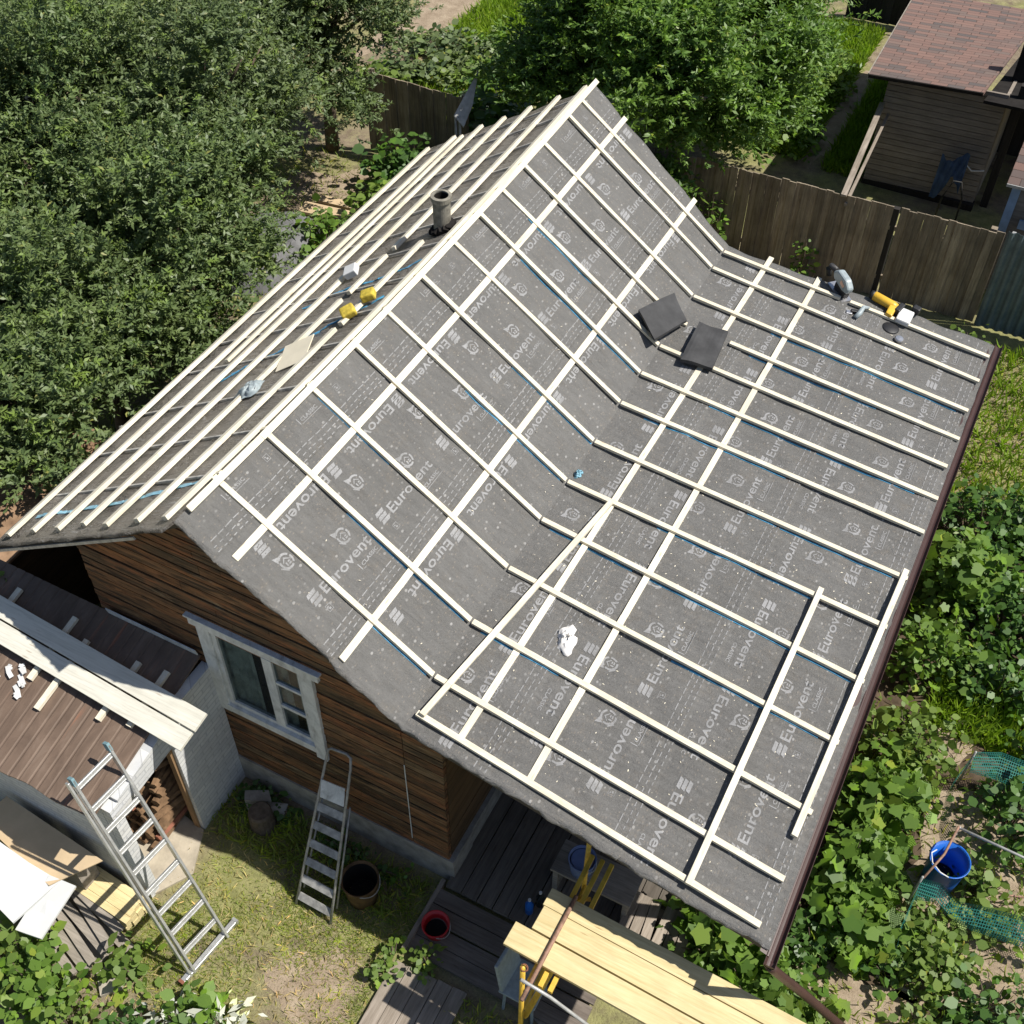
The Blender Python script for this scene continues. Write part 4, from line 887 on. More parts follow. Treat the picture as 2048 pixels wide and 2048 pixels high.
mb=MB(); mb.lathe((0,0,0),[(.05,.05),(.06,.04),(.06,.004),(.001,.004)],20); mb.lathe((0,0,0),[(.001,.055),(.05,.05)],20); o=mb.build('tape_roll',M['steel'],None,smooth=True); tag(o,'small shiny roll lying beside the black disc on the low roof','roll'); o.location=flat_on(4.90,8.45,-FILM+.004); o.rotation_euler=(0,.122,0)
n_=thing('nail_gun','small grey hand tool lying across a batten near the jigsaw','hand tool',(0,0,0))
mb=MB(); mb.tube([(-.02,-.14,.03),(0,-.05,.06),(.0,.06,.085),(.06,.12,.07)],[.035,.036,.03,.02],10); mb.build('body',M['toolgrey'],n_,smooth=True)
mb=MB(); mb.box((-.08,-.04,.03),(.10,.05,.05),(0,0,.5)); mb.build('battery',M['toolblack'],n_,bevel=.01)
mb=MB(); mb.box((-.13,-.09,.02),(.08,.07,.03),(0,0,.4)); mb.build('magazine',M['steel'],n_,bevel=.005)
ori(n_,4.30,8.66,-.1)
# left slope
def loose(name,label,x,y,dim,rot,mat,cat,lift=.03,bev=.004):
    mb=MB(); mb.box((0,0,0),dim,jit=.003); o=mb.build(name,mat,None,bevel=bev); tag(o,label,cat); o.location=(x,y,F(x,y)+lift); o.rotation_euler=(rot[0],-math.atan(.615)+rot[1],rot[2]); return o
loose('board_offcut','square cream board offcut lying over the laths of the left slope',-.76,3.02,(.42,.44,.012),(0,.0,.35),M['plate'],'board',.012)
loose('carton','small crumpled white carton on the laths of the left slope below the flue',-1.24,4.86,(.17,.16,.09),(.1,.0,.4),M['white'],'carton',.05,.01)
crumple('plastic_bag','crumpled clear and black plastic bag on the left slope nearest the gable',(-.92,2.38,F(-.92,2.38)-.02),(.12,.20),.08,M['toolgrey'],8,cat='bag',tilt=.6)
for k,(x,y,lab) in enumerate(((-.44,4.05,'yellow sponge block on the laths below the ridge, the brighter one'),(-.50,3.72,'dirty yellow sponge block beside the brighter one on the laths'))):
    loose('sponge_block',lab,x,y,(.17,.14,.10),(.2*k,.15,.5+.3*k),M['sponge'],'block',.05,.02)
def strap(name,label,pts,wd,mat):
    mb=MB()
    P=[(x,y,film(x,y)+.012+.006*math.sin(k*2.1)) for k,(x,y) in enumerate(pts)]
    for p,q in zip(P[:-1],P[1:]): mb.bar(p,q,wd,.005,UPW,jit=.006)
    return tag(mb.build(name,mat),label,'strap')
def zig(a,b,n,amp,s): return [(a[0]+(b[0]-a[0])*t,a[1]+(b[1]-a[1])*t+amp*math.sin(s+7*t)) for t in np.linspace(0,1,n)]
strap('plastic_strap','pale blue plastic strip running down the left slope near the gable edge',zig((-.15,.72),(-2.5,.42),26,.03,1),.05,M['rope'])
strap('plastic_strap','dark blue plastic strip on the left slope beside the cream offcut',zig((-.3,4.1),(-1.9,2.6),26,.06,2),.04,M['tape'])
strap('plastic_strap','blue plastic strip on the left slope below the flue',zig((-.25,4.9),(-1.6,4.3),22,.06,3),.035,M['tape'])

# ------------------------------------------------------------------ fences and neighbours
def fence(name,label,x0,x1,ya,yb,h,mat,bw=.125,gaps=(),seed=1,face=-1,hv=.014,rails=True):
    t=thing(name,label,'fence',((x0+x1)/2,(ya+yb)/2,0)); g=random.Random(seed); mb=MB(); n=int(abs(x1-x0)/bw)
    for i in range(n):
        q=(i+.5)/n; x=x0+(x1-x0)*q; y=ya+(yb-ya)*q
        if any(a<x<b for a,b in gaps): continue
        hh=h+g.uniform(-hv,hv); mb.box((x,y+(.012 if i%2 else -.012)+g.uniform(-.004,.004),hh/2+.03),(bw*g.uniform(1.0,1.07),.022,hh),(g.uniform(-.006,.006),g.uniform(-.008,.008),0),jit=.003)
    mb.build('board_panel',mat,t)
    mb=MB()
    for z in (.45,h-.35): mb.bar((x0,ya+.045,z),(x1,yb+.045,z),.05,.08)
    mb.build('rail',mat,t)
    for q in np.linspace(0.03,.97,max(2,int(abs(x1-x0)/2.2))):
        mb=MB(); mb.box((x0+(x1-x0)*q,ya+(yb-ya)*q+.12,h/2),(.10,.10,h+.05)); mb.build('post',mat,t)
    for a,b in gaps:
        q=((a+b)/2-x0)/(x1-x0); mb=MB(); mb.box(((a+b)/2,ya+(yb-ya)*q+.07,h/2),(.15,.10,h-.04)); mb.build('post',M['fence_dark'],t)  # dark post added behind the missing board so the gap reads as shade
    return t
fence('board_fence','weathered brown board fence behind the low roof, in front of the dark shed',-.6,5.62,13.22,13.46,1.80,M['fence'],.128,((3.77,3.88),),3)
fence('board_fence','short grey board fence behind the left slope, half hidden by shrubs',-6.6,-4.35,13.25,13.22,1.75,M['fence'],.14,(),5)
fence('board_fence','tall black board fence at the top edge beyond the sunny lawn',.2,2.6,24.0,24.2,2.4,M['fence_dark'],.15,(),6)
cf=thing('metal_fence','blue grey corrugated metal fence at the right, continuing the board fence','fence',(6.6,13.4,0))
mb=MB(); n=130; v=[]
for i in range(n+1):
    x=5.66+2.6*i/n; y=13.36+.06*(i/n)+.018*math.copysign(min(1,abs(2.2*math.sin(2*PI*x/.16))),math.sin(2*PI*x/.16)); v+=[(x,y,.05),(x,y,1.95),(x,y+.003,.05),(x,y+.003,1.95)]
mb.add(v,[q for i in range(n) for q in ((4*i,4*i+4,4*i+5,4*i+1),(4*i+2,4*i+3,4*i+7,4*i+6),(4*i+1,4*i+5,4*i+7,4*i+3))]); mb.build('sheet',M['corr'],cf)
for x in (5.75,8.0):
    mb=MB(); mb.box((x,13.46,.95),(.06,.06,1.9)); mb.build('post',M['greypost'],cf)
mb=MB()
mb.tube([(-.38,23.4,0),(-.50,23.5,3.2)],.06,8); tag(mb.build('grey_pole',M['greypost'],smooth=True),'pale grey pole at the top edge beside the bright lawn','pole')
mb=MB(); mb.tube([(.3,23.75,1.25),(2.5,23.9,1.25)],.03,6); tag(mb.build('fence_pipe',M['greypost'],smooth=True),'thin pale pipe running along the tall black fence','pipe')
# dark shed
sh=thing('neighbour_shed','dark board shed with a brown shingle roof behind the fence at top right','shed',(3.7,18,0))
mb=MB(); z=.12; gs=random.Random(4)
while z<2.36:
    h=.118; mb.hexa([(2.66,16.93,z),(4.80,17.08,z),(4.80,17.14,z),(2.66,16.99,z),(2.66,16.94,z+h-.016),(4.80,17.09,z+h-.016),(4.80,17.14,z+h-.016),(2.66,16.99,z+h-.016)]); z+=h
mb.build('front_wall',M['shedwall'],sh)
mb=MB(); mb.hexa([(2.67,17.0,0),(2.73,17.0,0),(2.73,21.5,0),(2.67,21.5,0),(2.67,17.0,2.3),(2.73,17.0,2.3),(2.73,21.5,1.75),(2.67,21.5,1.75)]); mb.hexa([(4.74,17.1,0),(4.80,17.1,0),(4.80,21.5,0),(4.74,21.5,0),(4.74,17.1,2.3),(4.80,17.1,2.3),(4.80,21.5,1.75),(4.74,21.5,1.75)]); mb.build('side_wall',M['shedwall'],sh)
mb=MB(); mb.box((3.73,17.05,.06),(2.2,.2,.13)); mb.build('sill_beam',M['fence_dark'],sh)
mb=MB()
ev=[(2.37,16.36,2.50),(4.385,16.66,2.50)]; sl_=.50; L_=5.5
e0,e1=Vector(ev[0]),Vector(ev[1]); up_=Vector((-.06,1,-.12)).normalized(); e2,e3=e1+up_*L_+Vector((.62,0,0)),e0+up_*L_; dn=Vector((0,0,-.06))
me=bpy.data.meshes.new('roof'); me.from_pydata([tuple(p-Vector((3.7,18,0))) for p in (e0,e1,e2,e3,e0+dn,e1+dn,e2+dn,e3+dn)],[],[(0,1,2,3),(0,4,5,1),(1,5,6,2),(2,6,7,3),(3,7,4,0),(7,6,5,4)])
uv=me.uv_layers.new(name='UVMap'); wd=(e1-e0).length
for p in me.polygons:
    for li in p.loop_indices:
        vi=me.loops[li].vertex_index%4; uv.data[li].uv=[(0,0),(wd,0),(wd,L_),(0,L_)][vi]
me.materials.append(M['shingle']); ro=bpy.data.objects.new('roof',me); COL.objects.link(ro); ro.parent=sh
mb=MB(); mb.bar(tuple(e0+Vector((-.012,0,.01))),tuple(e3+Vector((-.012,0,.01))),.02,.12,up=(0,-.5,1)); mb.build('barge_board',M['old_grey'],ro)
mb=MB(); mb.bar(tuple(e0+Vector((0,-.012,-.004))),tuple(e1+Vector((0,-.012,-.004))),.02,.07,up=(0,-.3,1)); mb.build('eave_board',M['tarpaper_shade'],ro)
mb=MB(); c=e1+up_*1.55+Vector((.48,0,-.15)); mb.box((c.x+.05,c.y,c.z+.4),(.26,.22,1.0)); mb.build('wedge_shadow_caster',M['tarpaper_shade'],ro)  # block added past the view edge to cast a shadow wedge on the shingles
# lean-to added between the sheds, its near-black felt standing in for shade
ft=thing('shade_lean_to','near-black lean-to added as the shaded gap right of the shingled shed','lean-to',(5.2,18.5,0))
mb=MB(); mb.hexa([(4.42,16.75,2.26),(8.0,16.9,2.26),(8.0,22.4,1.60),(4.8,22.0,1.64),(4.42,16.75,2.32),(8.0,16.9,2.32),(8.0,22.4,1.66),(4.8,22.0,1.70)]); mb.build('roof',M['tarpaper_shade'],ft)
mb=MB(); mb.box((5.0,17.3,1.25),(.14,.14,2.5)); mb.build('post',M['fence_dark'],ft)
mb=MB(); mb.box((6.0,19.5,1.0),(2.4,.1,2.0)); mb.build('back_wall',M['fence_dark'],ft)
# pale blue shed at the right edge
bs=thing('blue_shed','pale blue board shed with a brown shingle roof at the right edge','shed',(6.3,15.3,0))
mb=MB(); z=.1
while z<2.15: mb.hexa([(5.56,14.42,z),(7.6,14.5,z),(7.6,14.56,z),(5.56,14.48,z),(5.56,14.44,z+.145),(7.6,14.52,z+.145),(7.6,14.56,z+.145),(5.56,14.48,z+.145)]); z+=.15
mb.box((5.6,15.4,1.1),(.05,1.8,2.1)); mb.build('wall',M['shedwall'],bs)
mb=MB(); mb.box((5.53,14.40,1.15),(.14,.05,2.2)); mb.box((6.6,14.39,1.52),(1.7,.05,.16)); mb.build('corner_board',M['bluepaint'],bs)
a0,a1=Vector((5.36,14.22,2.28)),Vector((8.0,14.32,2.28)); u2=Vector((0,1,.5)).normalized(); a2,a3=a1+u2*2.2,a0+u2*2.2
me=bpy.data.meshes.new('roof'); me.from_pydata([tuple(p-Vector((6.3,15.3,0))) for p in (a0,a1,a2,a3,a0+dn,a1+dn,a2+dn,a3+dn)],[],[(0,1,2,3),(0,4,5,1),(1,5,6,2),(2,6,7,3),(3,7,4,0),(7,6,5,4)])
uv=me.uv_layers.new(name='UVMap'); wd=(a1-a0).length
for p in me.polygons:
    for li in p.loop_indices:
        vi=me.loops[li].vertex_index%4; uv.data[li].uv=[(0,0),(wd,0),(wd,2.2),(0,2.2)][vi]
me.materials.append(M['shingle']); ro=bpy.data.objects.new('roof',me); COL.objects.link(ro); ro.parent=bs
mb=MB(); mb.bar((5.36,14.20,2.285),(8.0,14.30,2.285),.02,.05); mb.build('eave_trim',M['greypost'],ro)
mb=MB(); mb.bar((2.95,13.30,1.86),(2.66,16.86,1.78),.10,.05,jit=.01); mb.bar((3.02,13.30,1.70),(2.82,16.86,1.60),.05,.05,jit=.006)
tag(mb.build('leaning_plank',M['old_grey_y']),'long weathered plank spanning from the fence top to the dark shed corner','plank')
mb=MB(); v=[];n=14
for i in range(n+1):
    for k in range(7):
        x=4.0+.5*i/n; zz=1.12-.9*(k/6)*(.35+.65*abs(math.cos(2.3*i/n+.2)))-.12*math.sin(5*i/n); v.append((x,16.80-.10*(k/6)+.04*math.sin(i*1.7+k),zz))
mb.add(v,[(i*7+k,(i+1)*7+k,(i+1)*7+k+1,i*7+k+1) for i in range(n) for k in range(6)]); tag(mb.build('tarp_rag',M['bluetarp'],smooth=True),'blue tarpaulin rag hanging on the front of the dark shed','tarpaulin')
mb=MB(); mb.tube([(4.25,16.85,.98),(4.45,16.82,1.02),(4.6,16.82,.90),(4.82,16.9,.92)],.013,6); tag(mb.build('white_rope',M['white'],smooth=True),'thin white rope tied along the shed wall above the hoop','rope')
mb=MB(); mb.tube([(4.25,16.3,0),(4.27,16.35,.5),(4.38,16.4,.85),(4.52,16.42,.85),(4.62,16.45,.5),(4.63,16.45,0)],.018,8); tag(mb.build('iron_hoop',M['iron'],smooth=True),'black iron hoop standing in front of the dark shed','hoop')
# post with a sheet behind the left slope
pp=thing('fence_post','grey metal post carrying a bent sheet behind the left slope','post',(-4.35,12.85,0))
for dx in (0,.09):
    mb=MB(); mb.tube([(-4.35+dx,12.85,0),(-4.35+dx,12.85,1.62)],.028,8); mb.build('tube',M['greypost'],pp,smooth=True)
mb=MB(); mb.hexa([(-4.36,12.80,1.62),(-4.14,12.78,1.45),(-4.12,13.1,1.75),(-4.2,13.5,2.25),(-4.36,12.81,1.64),(-4.14,12.79,1.47),(-4.12,13.11,1.77),(-4.2,13.51,2.27)]); mb.build('sheet',M['greypost'],pp)
# grey tarpaulin heap and dirt things behind the left eave
def heap(name,label,pts,mat,cat):
    mb=MB(); n=len(pts); c=Vector((sum(p[0] for p in pts)/n,sum(p[1] for p in pts)/n,0)); v=[];m=7
    for i in range(m+1):
        q=i/m
        for p in pts: v.append((c.x+(p[0]-c.x)*(1-q),c.y+(p[1]-c.y)*(1-q),p[2]*min(1,q*3)**.6+.05*math.sin(9*q+p[0]*7)+R.uniform(-.03,.03)))
    mb.add(v,[(i*n+j,i*n+(j+1)%n,(i+1)*n+(j+1)%n,(i+1)*n+j) for i in range(m) for j in range(n)]); return tag(mb.build(name,mat,smooth=True),label,cat)
heap('tarp_heap','grey tarpaulin over a heap behind the left eave, under the orchard trees',[(-6.4,10.4,.5),(-5.95,10.5,.5),(-5.6,9.9,.45),(-5.5,9.2,.5),(-5.6,8.3,.5),(-6.2,8.0,.5),(-7.2,8.6,.55),(-7.4,9.6,.5)],M['tarp'],'tarpaulin')
crumple('white_rag','white plastic scraps lying in the shrubs left of the eave',(-4.45,3.55,1.0),(.32,.22),.25,M['white'],12,cat='plastic')
mb=MB(); mb.bar((-4.95,15.2,.12),(-4.70,16.4,.12),.35,.06); tag(mb.build('grey_board',M['old_grey_y']),'wide grey board lying on bare soil beyond the left fence','board')
mb=MB()
for k in range(4): mb.bar((-5.55+.1*k,15.5+.17*k,.10+.02*k),(-5.0+.06*k,15.55+.2*k,.10+.02*k),.14,.03,jit=.01)
tag(mb.build('slat_heap',M['winpaint']),'small heap of white slats on the bare soil beside the grey board','boards')
mb=MB(); mb.bar((-6.6,10.75,.16),(-5.6,10.9,.16),.35,.05,jit=.01); mb.bar((-6.5,11.2,.12),(-5.7,11.3,.12),.2,.05,jit=.01); tag(mb.build('dirt_boards',M['ply']),'dusty tan boards lying on the soil under the left trees','boards')

# ------------------------------------------------------------------ trees
G1='orchard trees left of the house'
TR=[(-9.6,9.2,3.0,(2.5,2.4,2.1),'l_orch','large orchard tree in the far upper left corner'),(-8.4,11.8,3.0,(2.3,2.3,2.0),'l_orch2','greyish orchard tree at the top edge, left of the bare path'),
(-7.4,13.0,3.0,(1.75,1.8,1.8),'l_orch2','orchard tree beside the bare path at the top, nearest the short grey fence'),(-8.0,6.6,2.9,(2.3,2.3,1.9),'l_orch','large orchard tree at the left edge, above the middle one'),
(-6.5,8.6,3.1,(1.9,1.8,1.8),'l_orch2','orchard tree overhanging the grey tarpaulin'),(-5.6,5.9,2.5,(1.8,1.8,1.7),'l_orch','orchard tree in the middle of the left side, facing the cream offcut'),
(-5.15,4.0,2.3,(1.45,1.6,1.45),'l_orch','orchard tree nearest the left eave'),(-7.6,3.6,2.6,(2.0,2.0,1.7),'l_orch','dark orchard tree at the left edge, lowest of the left trees'),
(-4.85,2.3,2.4,(1.3,1.3,1.2),'l_orch','low orchard tree overhanging the rusty lean-to'),(-10.8,12.6,3.0,(2.4,2.4,2.0),'l_orch2','orchard tree cut by the top edge at far left')]
for k,(x,y,zc,rad,mt,lab) in enumerate(TR):
    tree('orchard_tree',lab,x,y,zc,rad,M[mt],int(1050*rad[0]*rad[1]),18,.095,SH_LONG,20+k,G1)
tree('cherry_tree','bright green tree overhanging the brown fence, top centre',-.85,14.8,2.7,(2.35,2.0,2.3),M['l_cherry'],8500,17,.12,SH_LONG,51)
tree('cherry_tree','dark green tree cut by the top edge behind the bright overhanging one',-.7,18.3,2.3,(1.6,1.7,1.8),M['l_cherry'],3000,15,.12,SH_LONG,57)
# shrubs and plants behind
B=[(-5.0,12.2,(.8,.6),1.2,'l_dark',700,.20,'leafy dark shrub below the short grey fence, left of the metal post'),(-3.6,13.6,(1.0,.7),1.5,'l_dark',900,.22,'dark broad-leaved shrub right of the metal post'),
(-4.4,14.6,(1.2,.6),1.3,'l_dark',900,.22,'dark green bed of broad leaves behind the short grey fence'),(-2.6,13.7,(.9,.6),1.2,'l_dark',600,.2,'dark shrub in the shade at the far gable end'),(-4.9,10.9,(.6,.7),.9,'l_light',500,.16,'light green shrub just behind the left eave'),
(-5.4,9.9,(.5,.5),.8,'l_vine',350,.15,'small bright bush beside the grey tarpaulin'),(-4.6,7.7,(.7,.6),.9,'l_orch',400,.13,'low shrub between the tarpaulin and the left eave'),
(-4.5,6.2,(.5,.9),1.3,'l_orch',700,.11,'low leafy shrub squeezed against the left eave beside the middle orchard tree'),(-4.3,4.9,(.45,.7),1.4,'l_light',420,.11,'light shrub against the left eave near the white scraps'),(-4.5,.75,(.5,.4),1.7,'l_dark',500,.11,'dark shrub behind the litter on the rusty lean-to'),(-7.7,15.3,(.8,.7),.6,'l_light',700,.16,'light green bed at the edge of the bare path'),(-5.9,18.3,(1.1,.8),.5,'l_vine',900,.16,'bright green bed farthest up the garden'),(-7.0,17.6,(1.2,.8),.5,'l_orch2',900,.17,'grey green vegetable bed beyond the fence'),(-6.1,16.9,(.8,.5),.45,'l_light',500,.14,'yellow green bed in front of the grey green one'),(-7.6,16.2,(.8,.6),.5,'l_orch2',500,.16,'vegetable bed beside the trees at the top'),
(.75,20.3,(.6,1.0),.8,'l_light',1000,.13,'bright green flowering patch by the lawn path'),(.9,17.9,(.5,.9),.6,'l_vine',600,.14,'green patch along the lawn path near the dark shed'),
(.2,13.0,(.35,.25),1.9,'l_light',420,.12,'climbing weeds against the left end of the brown fence'),(.75,12.95,(.3,.2),1.5,'l_vine',240,.12,'vine on the brown fence just past the roof corner'),(2.55,13.1,(.12,.12),1.25,'l_vine',70,.11,'single vine climbing the middle of the brown fence'),(5.75,12.6,(.25,.25),.5,'l_light',60,.14,'small weed at the foot of the metal fence')]
for k,(x,y,r,h,mt,n,L,lab) in enumerate(B):
    bush('shrub' if h>.7 else 'garden_plant',lab,x,y,r,h,M[mt],n,L,SH_OVAL,100+k)
bush('weed','few leafy shoots growing over the near corner of the left eave',-3.0,.1,(.25,.2),.5,M['l_light'],80,.09,SH_OVAL,140,z0=2.0,stems=3)
# garden on the right of the eave
Gd=[(6.85,8.3,(.6,.8),.95,'l_dark',930,.12,SH_OVAL,'dark green bush beside the far half of the gutter'),(7.7,8.6,(.7,.8),.9,'l_dark',900,.12,SH_OVAL,'dark green bush at the right edge, far end of the garden'),
(6.75,7.0,(.5,.6),1.15,'l_vine',684,.155,SH_SQUASH,'lobed-leaf vine climbing towards the middle of the gutter'),(7.5,6.8,(.7,.7),.95,'l_dark',930,.12,SH_OVAL,'dark bush with small leaves right of the vine'),
(6.75,5.8,(.5,.6),.9,'l_vine',630,.12,SH_OVAL,'mid green bush under the loose eave batten'),(7.6,5.75,(.5,.4),.7,'l_dark',450,.12,SH_OVAL,'dark low bush at the edge of the dry grass strip'),
(6.8,4.35,(.5,.6),.7,'l_light',600,.13,SH_OVAL,'light green small-leaved clump before the netting'),(6.65,3.4,(.42,.5),.85,'l_vine',494,.155,SH_SQUASH,'large-lobed squash plant left of the blue barrel'),
(6.6,2.5,(.40,.45),.8,'l_vine',437,.155,SH_SQUASH,'large-lobed squash plant beside the near half of the gutter'),(6.85,1.85,(.42,.4),.55,'l_vine',304,.155,SH_SQUASH,'low squash plant near the gutter corner'),
(5.5,.95,(.5,.35),.75,'l_vine',285,.155,SH_SQUASH,'broad-leaved plant in the shade under the near eave'),(6.15,.55,(.42,.42),.85,'l_vine',418,.155,SH_SQUASH,'broad-leaved plant below the gutter corner'),(6.7,.3,(.35,.4),.7,'l_light',285,.155,SH_SQUASH,'leafy plant around the brown drain pipe'),
(8.2,3.9,(.5,.55),.7,'l_dark',520,.12,SH_OVAL,'small-leaved bush behind the grey rail'),(8.35,4.9,(.4,.4),.5,'l_dark',300,.12,SH_OVAL,'small-leaved bush below the sagging net'),
(7.75,1.85,(.36,.42),.5,'l_light',520,.11,SH_OVAL,'pale green bushy herb inside the netting'),(7.65,2.2,(.25,.2),.4,'l_light',130,.13,SH_OVAL,'yellow green seedlings under the near net'),(8.35,1.65,(.4,.45),.5,'l_dark',300,.12,SH_OVAL,'dark herb at the lower right corner'),(8.3,2.6,(.3,.25),.4,'l_light',160,.11,SH_OVAL,'light green sprigs under the far end of the net'),
(7.95,2.95,(.3,.25),.45,'l_light',160,.12,SH_OVAL,'yellow green plant right of the blue barrel'),(7.75,1.1,(.25,.2),.3,'l_light',110,.10,SH_OVAL,'small weed on the bare soil in front of the netting'),(7.3,1.55,(.25,.2),.35,'l_dark',160,.10,SH_OVAL,'dark weeds at the foot of the net post'),(6.5,1.4,(.3,.4),.45,'l_dark',260,.11,SH_OVAL,'thin weeds in the shade of the gutter'),
(8.6,6.8,(.7,.8),.85,'l_dark',750,.12,SH_OVAL,'dark bush cut by the right edge beside the dry strip')]
for k,(x,y,r,h,mt,n,L,s,lab) in enumerate(Gd):
    bush('garden_plant',lab,x,y,r,h,M[mt],n,L,s,200+k,flat=.75)
# lower left greenery
Lf=[(-.62,-2.85,(.42,.33),.6,'l_vine',330,.13,SH_OVAL,'leafy bush filling the lower left corner'),(-1.1,-2.75,(.4,.3),.55,'l_light',230,.13,SH_OVAL,'light leaves at the left edge below the white sheets'),(-.15,-3.0,(.4,.3),.45,'l_light',240,.10,SH_OVAL,'light green bush at the bottom edge, right of the corner bush'),
(.05,-2.27,(.16,.14),.35,'l_light',110,.14,SH_OVAL,'bright leafy sprig beside the ladder foot'),(1.05,-2.42,(.22,.18),.45,'l_vine',170,.14,SH_OVAL,'green bush at the bottom edge behind the silvery plant'),(.55,-2.75,(.3,.2),.35,'l_dark',160,.09,SH_OVAL,'dark low weeds at the bottom edge left of the silvery plant'),
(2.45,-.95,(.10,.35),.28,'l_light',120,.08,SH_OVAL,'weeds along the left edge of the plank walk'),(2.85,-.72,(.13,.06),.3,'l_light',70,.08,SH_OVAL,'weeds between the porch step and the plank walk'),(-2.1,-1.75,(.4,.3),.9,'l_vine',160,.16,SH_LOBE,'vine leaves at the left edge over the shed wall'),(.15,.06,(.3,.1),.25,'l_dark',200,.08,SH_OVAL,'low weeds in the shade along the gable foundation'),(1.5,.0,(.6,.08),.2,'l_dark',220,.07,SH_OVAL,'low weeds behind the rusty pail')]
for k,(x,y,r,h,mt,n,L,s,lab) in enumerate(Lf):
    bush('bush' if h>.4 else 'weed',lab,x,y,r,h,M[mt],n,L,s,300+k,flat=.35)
bush('silver_plant','silvery white-leaved plant at the bottom edge',1.32,-2.33,(.26,.13),.5,M['l_pale'],90,.15,SH_LONG,330,flat=.4)
bush('silver_plant','small silvery white sprig at the bottom edge, left of the larger one',.85,-2.52,(.08,.08),.45,M['l_pale'],26,.13,SH_LONG,331,flat=.4)

# blue barrel, netting, rails
bucket('water_barrel','blue plastic barrel behind the green netting',7.57,2.84,0,.18,.215,.60,M['blue'],'barrel',M['dark'],.3,handle=False,liner=False)
def net(name,label,top,bot,cat='netting'):
    bot=[tuple(Vector(b).lerp(Vector(a),.38)) for a,b in zip(top,bot)]
    n=len(top); me=bpy.data.meshes.new(name); v=[]; m=4
    for a,b in zip(top,bot):
        for k in range(m+1): v.append(tuple(Vector(a).lerp(Vector(b),k/m)+Vector((0,.03*math.sin(k*1.5),0))))
    f=[(i*(m+1)+k,(i+1)*(m+1)+k,(i+1)*(m+1)+k+1,i*(m+1)+k+1) for i in range(n-1) for k in range(m)]
    me.from_pydata(v,[],f); uv=me.uv_layers.new(name='UVMap'); s=[0]
    for a,b in zip(top[:-1],top[1:]): s.append(s[-1]+(Vector(b)-Vector(a)).length)
    for p in me.polygons:
        for li in p.loop_indices:
            vi=me.loops[li].vertex_index; i,k=divmod(vi,m+1); uv.data[li].uv=(s[i],(Vector(top[i])-Vector(bot[i])).length*k/m)
    me.materials.append(M['net']); o=bpy.data.objects.new(name,me); COL.objects.link(o); return tag(o,label,cat)
net('garden_net','green netting strip hanging beside the blue barrel, along the path side',[(7.50,4.25,.72),(7.38,3.83,.66),(7.44,3.30,.62),(7.53,3.12,.80)],[(7.46,4.2,.25),(7.36,3.8,.2),(7.38,3.35,.1),(7.40,3.1,.2)])
net('garden_net','green netting sagging across the far end of the bed',[(7.50,4.27,.72),(7.8,4.5,.60),(8.2,4.55,.55),(8.7,4.6,.55)],[(7.55,4.05,.35),(7.85,4.1,.25),(8.2,4.1,.2),(8.7,4.1,.2)])
net('garden_net','green netting along the near side of the bed, below the barrel',[(7.33,2.40,.72),(7.55,2.50,.62),(7.75,2.42,.54),(8.0,2.47,.58),(8.5,2.56,.60),(8.9,2.6,.6)],[(7.36,2.2,.30),(7.55,2.3,.28),(7.75,2.25,.22),(8.0,2.2,.15),(8.5,2.25,.12),(8.9,2.3,.12)])
net('garden_net','narrow green netting strip running down to the path corner',[(7.33,2.38,.72),(7.31,2.1,.58),(7.30,1.9,.42),(7.36,1.7,.22),(7.38,1.58,.06)],[(7.38,2.38,.35),(7.36,2.1,.25),(7.36,1.9,.12),(7.40,1.7,.02),(7.42,1.58,.0)])
mb=MB(); mb.tube([(7.54,3.13,.82),(8.30,3.10,.82),(9.0,3.05,.82)],.016,8); tag(mb.build('garden_rail',M['greypost'],smooth=True),'grey rail running right from above the blue barrel','rail')
mb=MB(); mb.tube([(7.53,3.13,.84),(7.47,2.75,.80),(7.34,2.40,.74)],.014,8); tag(mb.build('garden_rail',M['ironpipe'],smooth=True),'dark rusty rail crossing over the blue barrel','rail')
for x,y,h,lab in ((7.50,4.26,.74,'thin net stake at the far corner of the bed'),(7.33,2.40,.76,'thin net stake at the near corner of the bed'),(7.54,3.13,.84,'stake at the blue barrel where the rails meet')):
    mb=MB(); mb.tube([(x,y,0),(x,y,h)],.014,6); tag(mb.build('stake',M['greypost'],smooth=True),lab,'stake',group='net stakes')
mb=MB(); mb.tube([(7.60,2.62,.60),(7.50,2.60,.66),(7.40,2.70,.62),(7.37,2.85,.56),(7.42,2.95,.50)],.008,6); tag(mb.build('white_hose',M['white'],smooth=True),'thin white hose looped over the left rim of the barrel','hose')
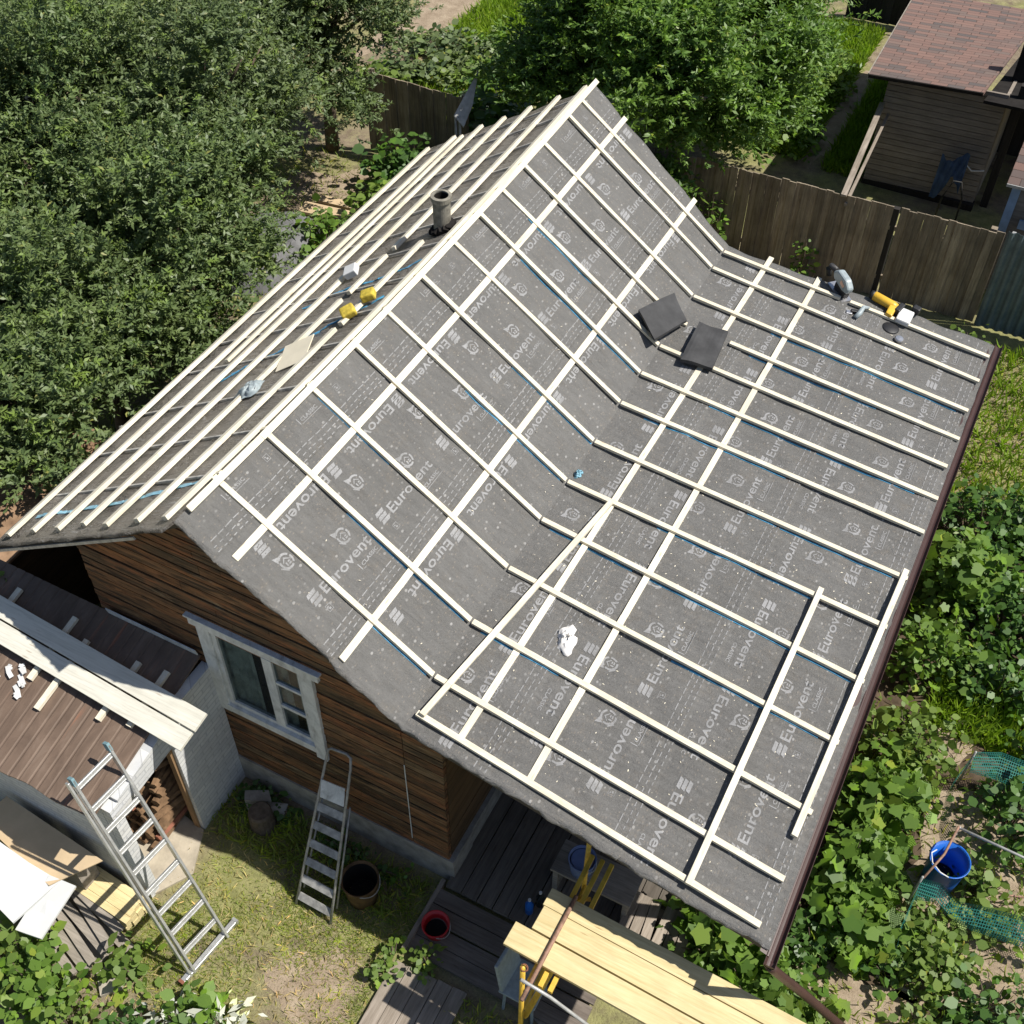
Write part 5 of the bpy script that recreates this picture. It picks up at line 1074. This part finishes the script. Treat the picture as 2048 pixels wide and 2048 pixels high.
mb=MB(); mb.tube([(8.0,2.93,.2),(8.25,2.93,.22),(8.5,3.03,.2),(8.9,3.1,.2)],.012,6); tag(mb.build('grey_hose',M['ironpipe'],smooth=True),'pale brown hose lying right of the barrel','hose')
mb=MB(); mb.bar((7.25,1.47,.03),(8.9,1.44,.03),.025,.03); tag(mb.build('bed_edging',M['old_grey']),'thin board edging the vegetable bed at the lower right','edging')
# ------------------------------------------------------------------ grass
blades('grass',[(-.4,2.5,-3.2,.2,42000,lambda x,y,g:(g.random(len(x))<np.clip(.55+.6*np.sin(2.3*x+1)*np.sin(2.9*y+.5)+.25*np.sin(7*x)*np.sin(6*y),.06,1))&~((x<-.05)&(y>-1.5)))],M['l_grass'],.055,401,.9)
blades('dry_grass',[(-.3,2.5,-3.2,-.2,3000,lambda x,y,g:g.random(len(x))<.7),(6.3,8.8,8.9,13,5000,None),(7.0,8.8,5.0,6.0,1500,None),(-8,-5,15,19,2500,None)],M['l_straw'],.085,402,1.3)
blades('lush_grass',[(.0,1.3,17.2,23.6,14000,None),(1.75,2.6,17,23.6,6000,None),(-7.9,-3,18.6,24,20000,None),(6.9,8.8,4.9,6.3,3500,None),(6.2,9,9,13,3500,None),(-7.5,-4.5,15,18,3000,None)],M['l_lush'],.22,403,.55)
blades('weeds',[(6.2,9,.2,5,5000,lambda x,y,g:g.random(len(x))<.6),(-.3,2.4,-.5,.1,1800,None),(3.4,7,-2.4,-.8,4000,None),(-9,-3.2,.5,13,9000,None)],M['l_grass'],.13,404,.8)

P=[];g=np.random.default_rng(77)
for k in range(420):
    x=g.uniform(.1,5.95); y=g.uniform(.3,8.8)
    if g.random()<.5: x=g.uniform(2.3,5.9); y=g.uniform(.3,4.5)
    P.append((x,y,film(x,y)+.004))
P=np.array(P); V,Fc=leaves(P,g.normal(size=P.shape)*np.array([1,1,.1]),np.tile([.12,0,1.],(len(P),1)),.012+.022*g.random(len(P)),SH_LONG)
tag(npmesh('wood_shavings',V,Fc,M['lath']),kind='stuff')
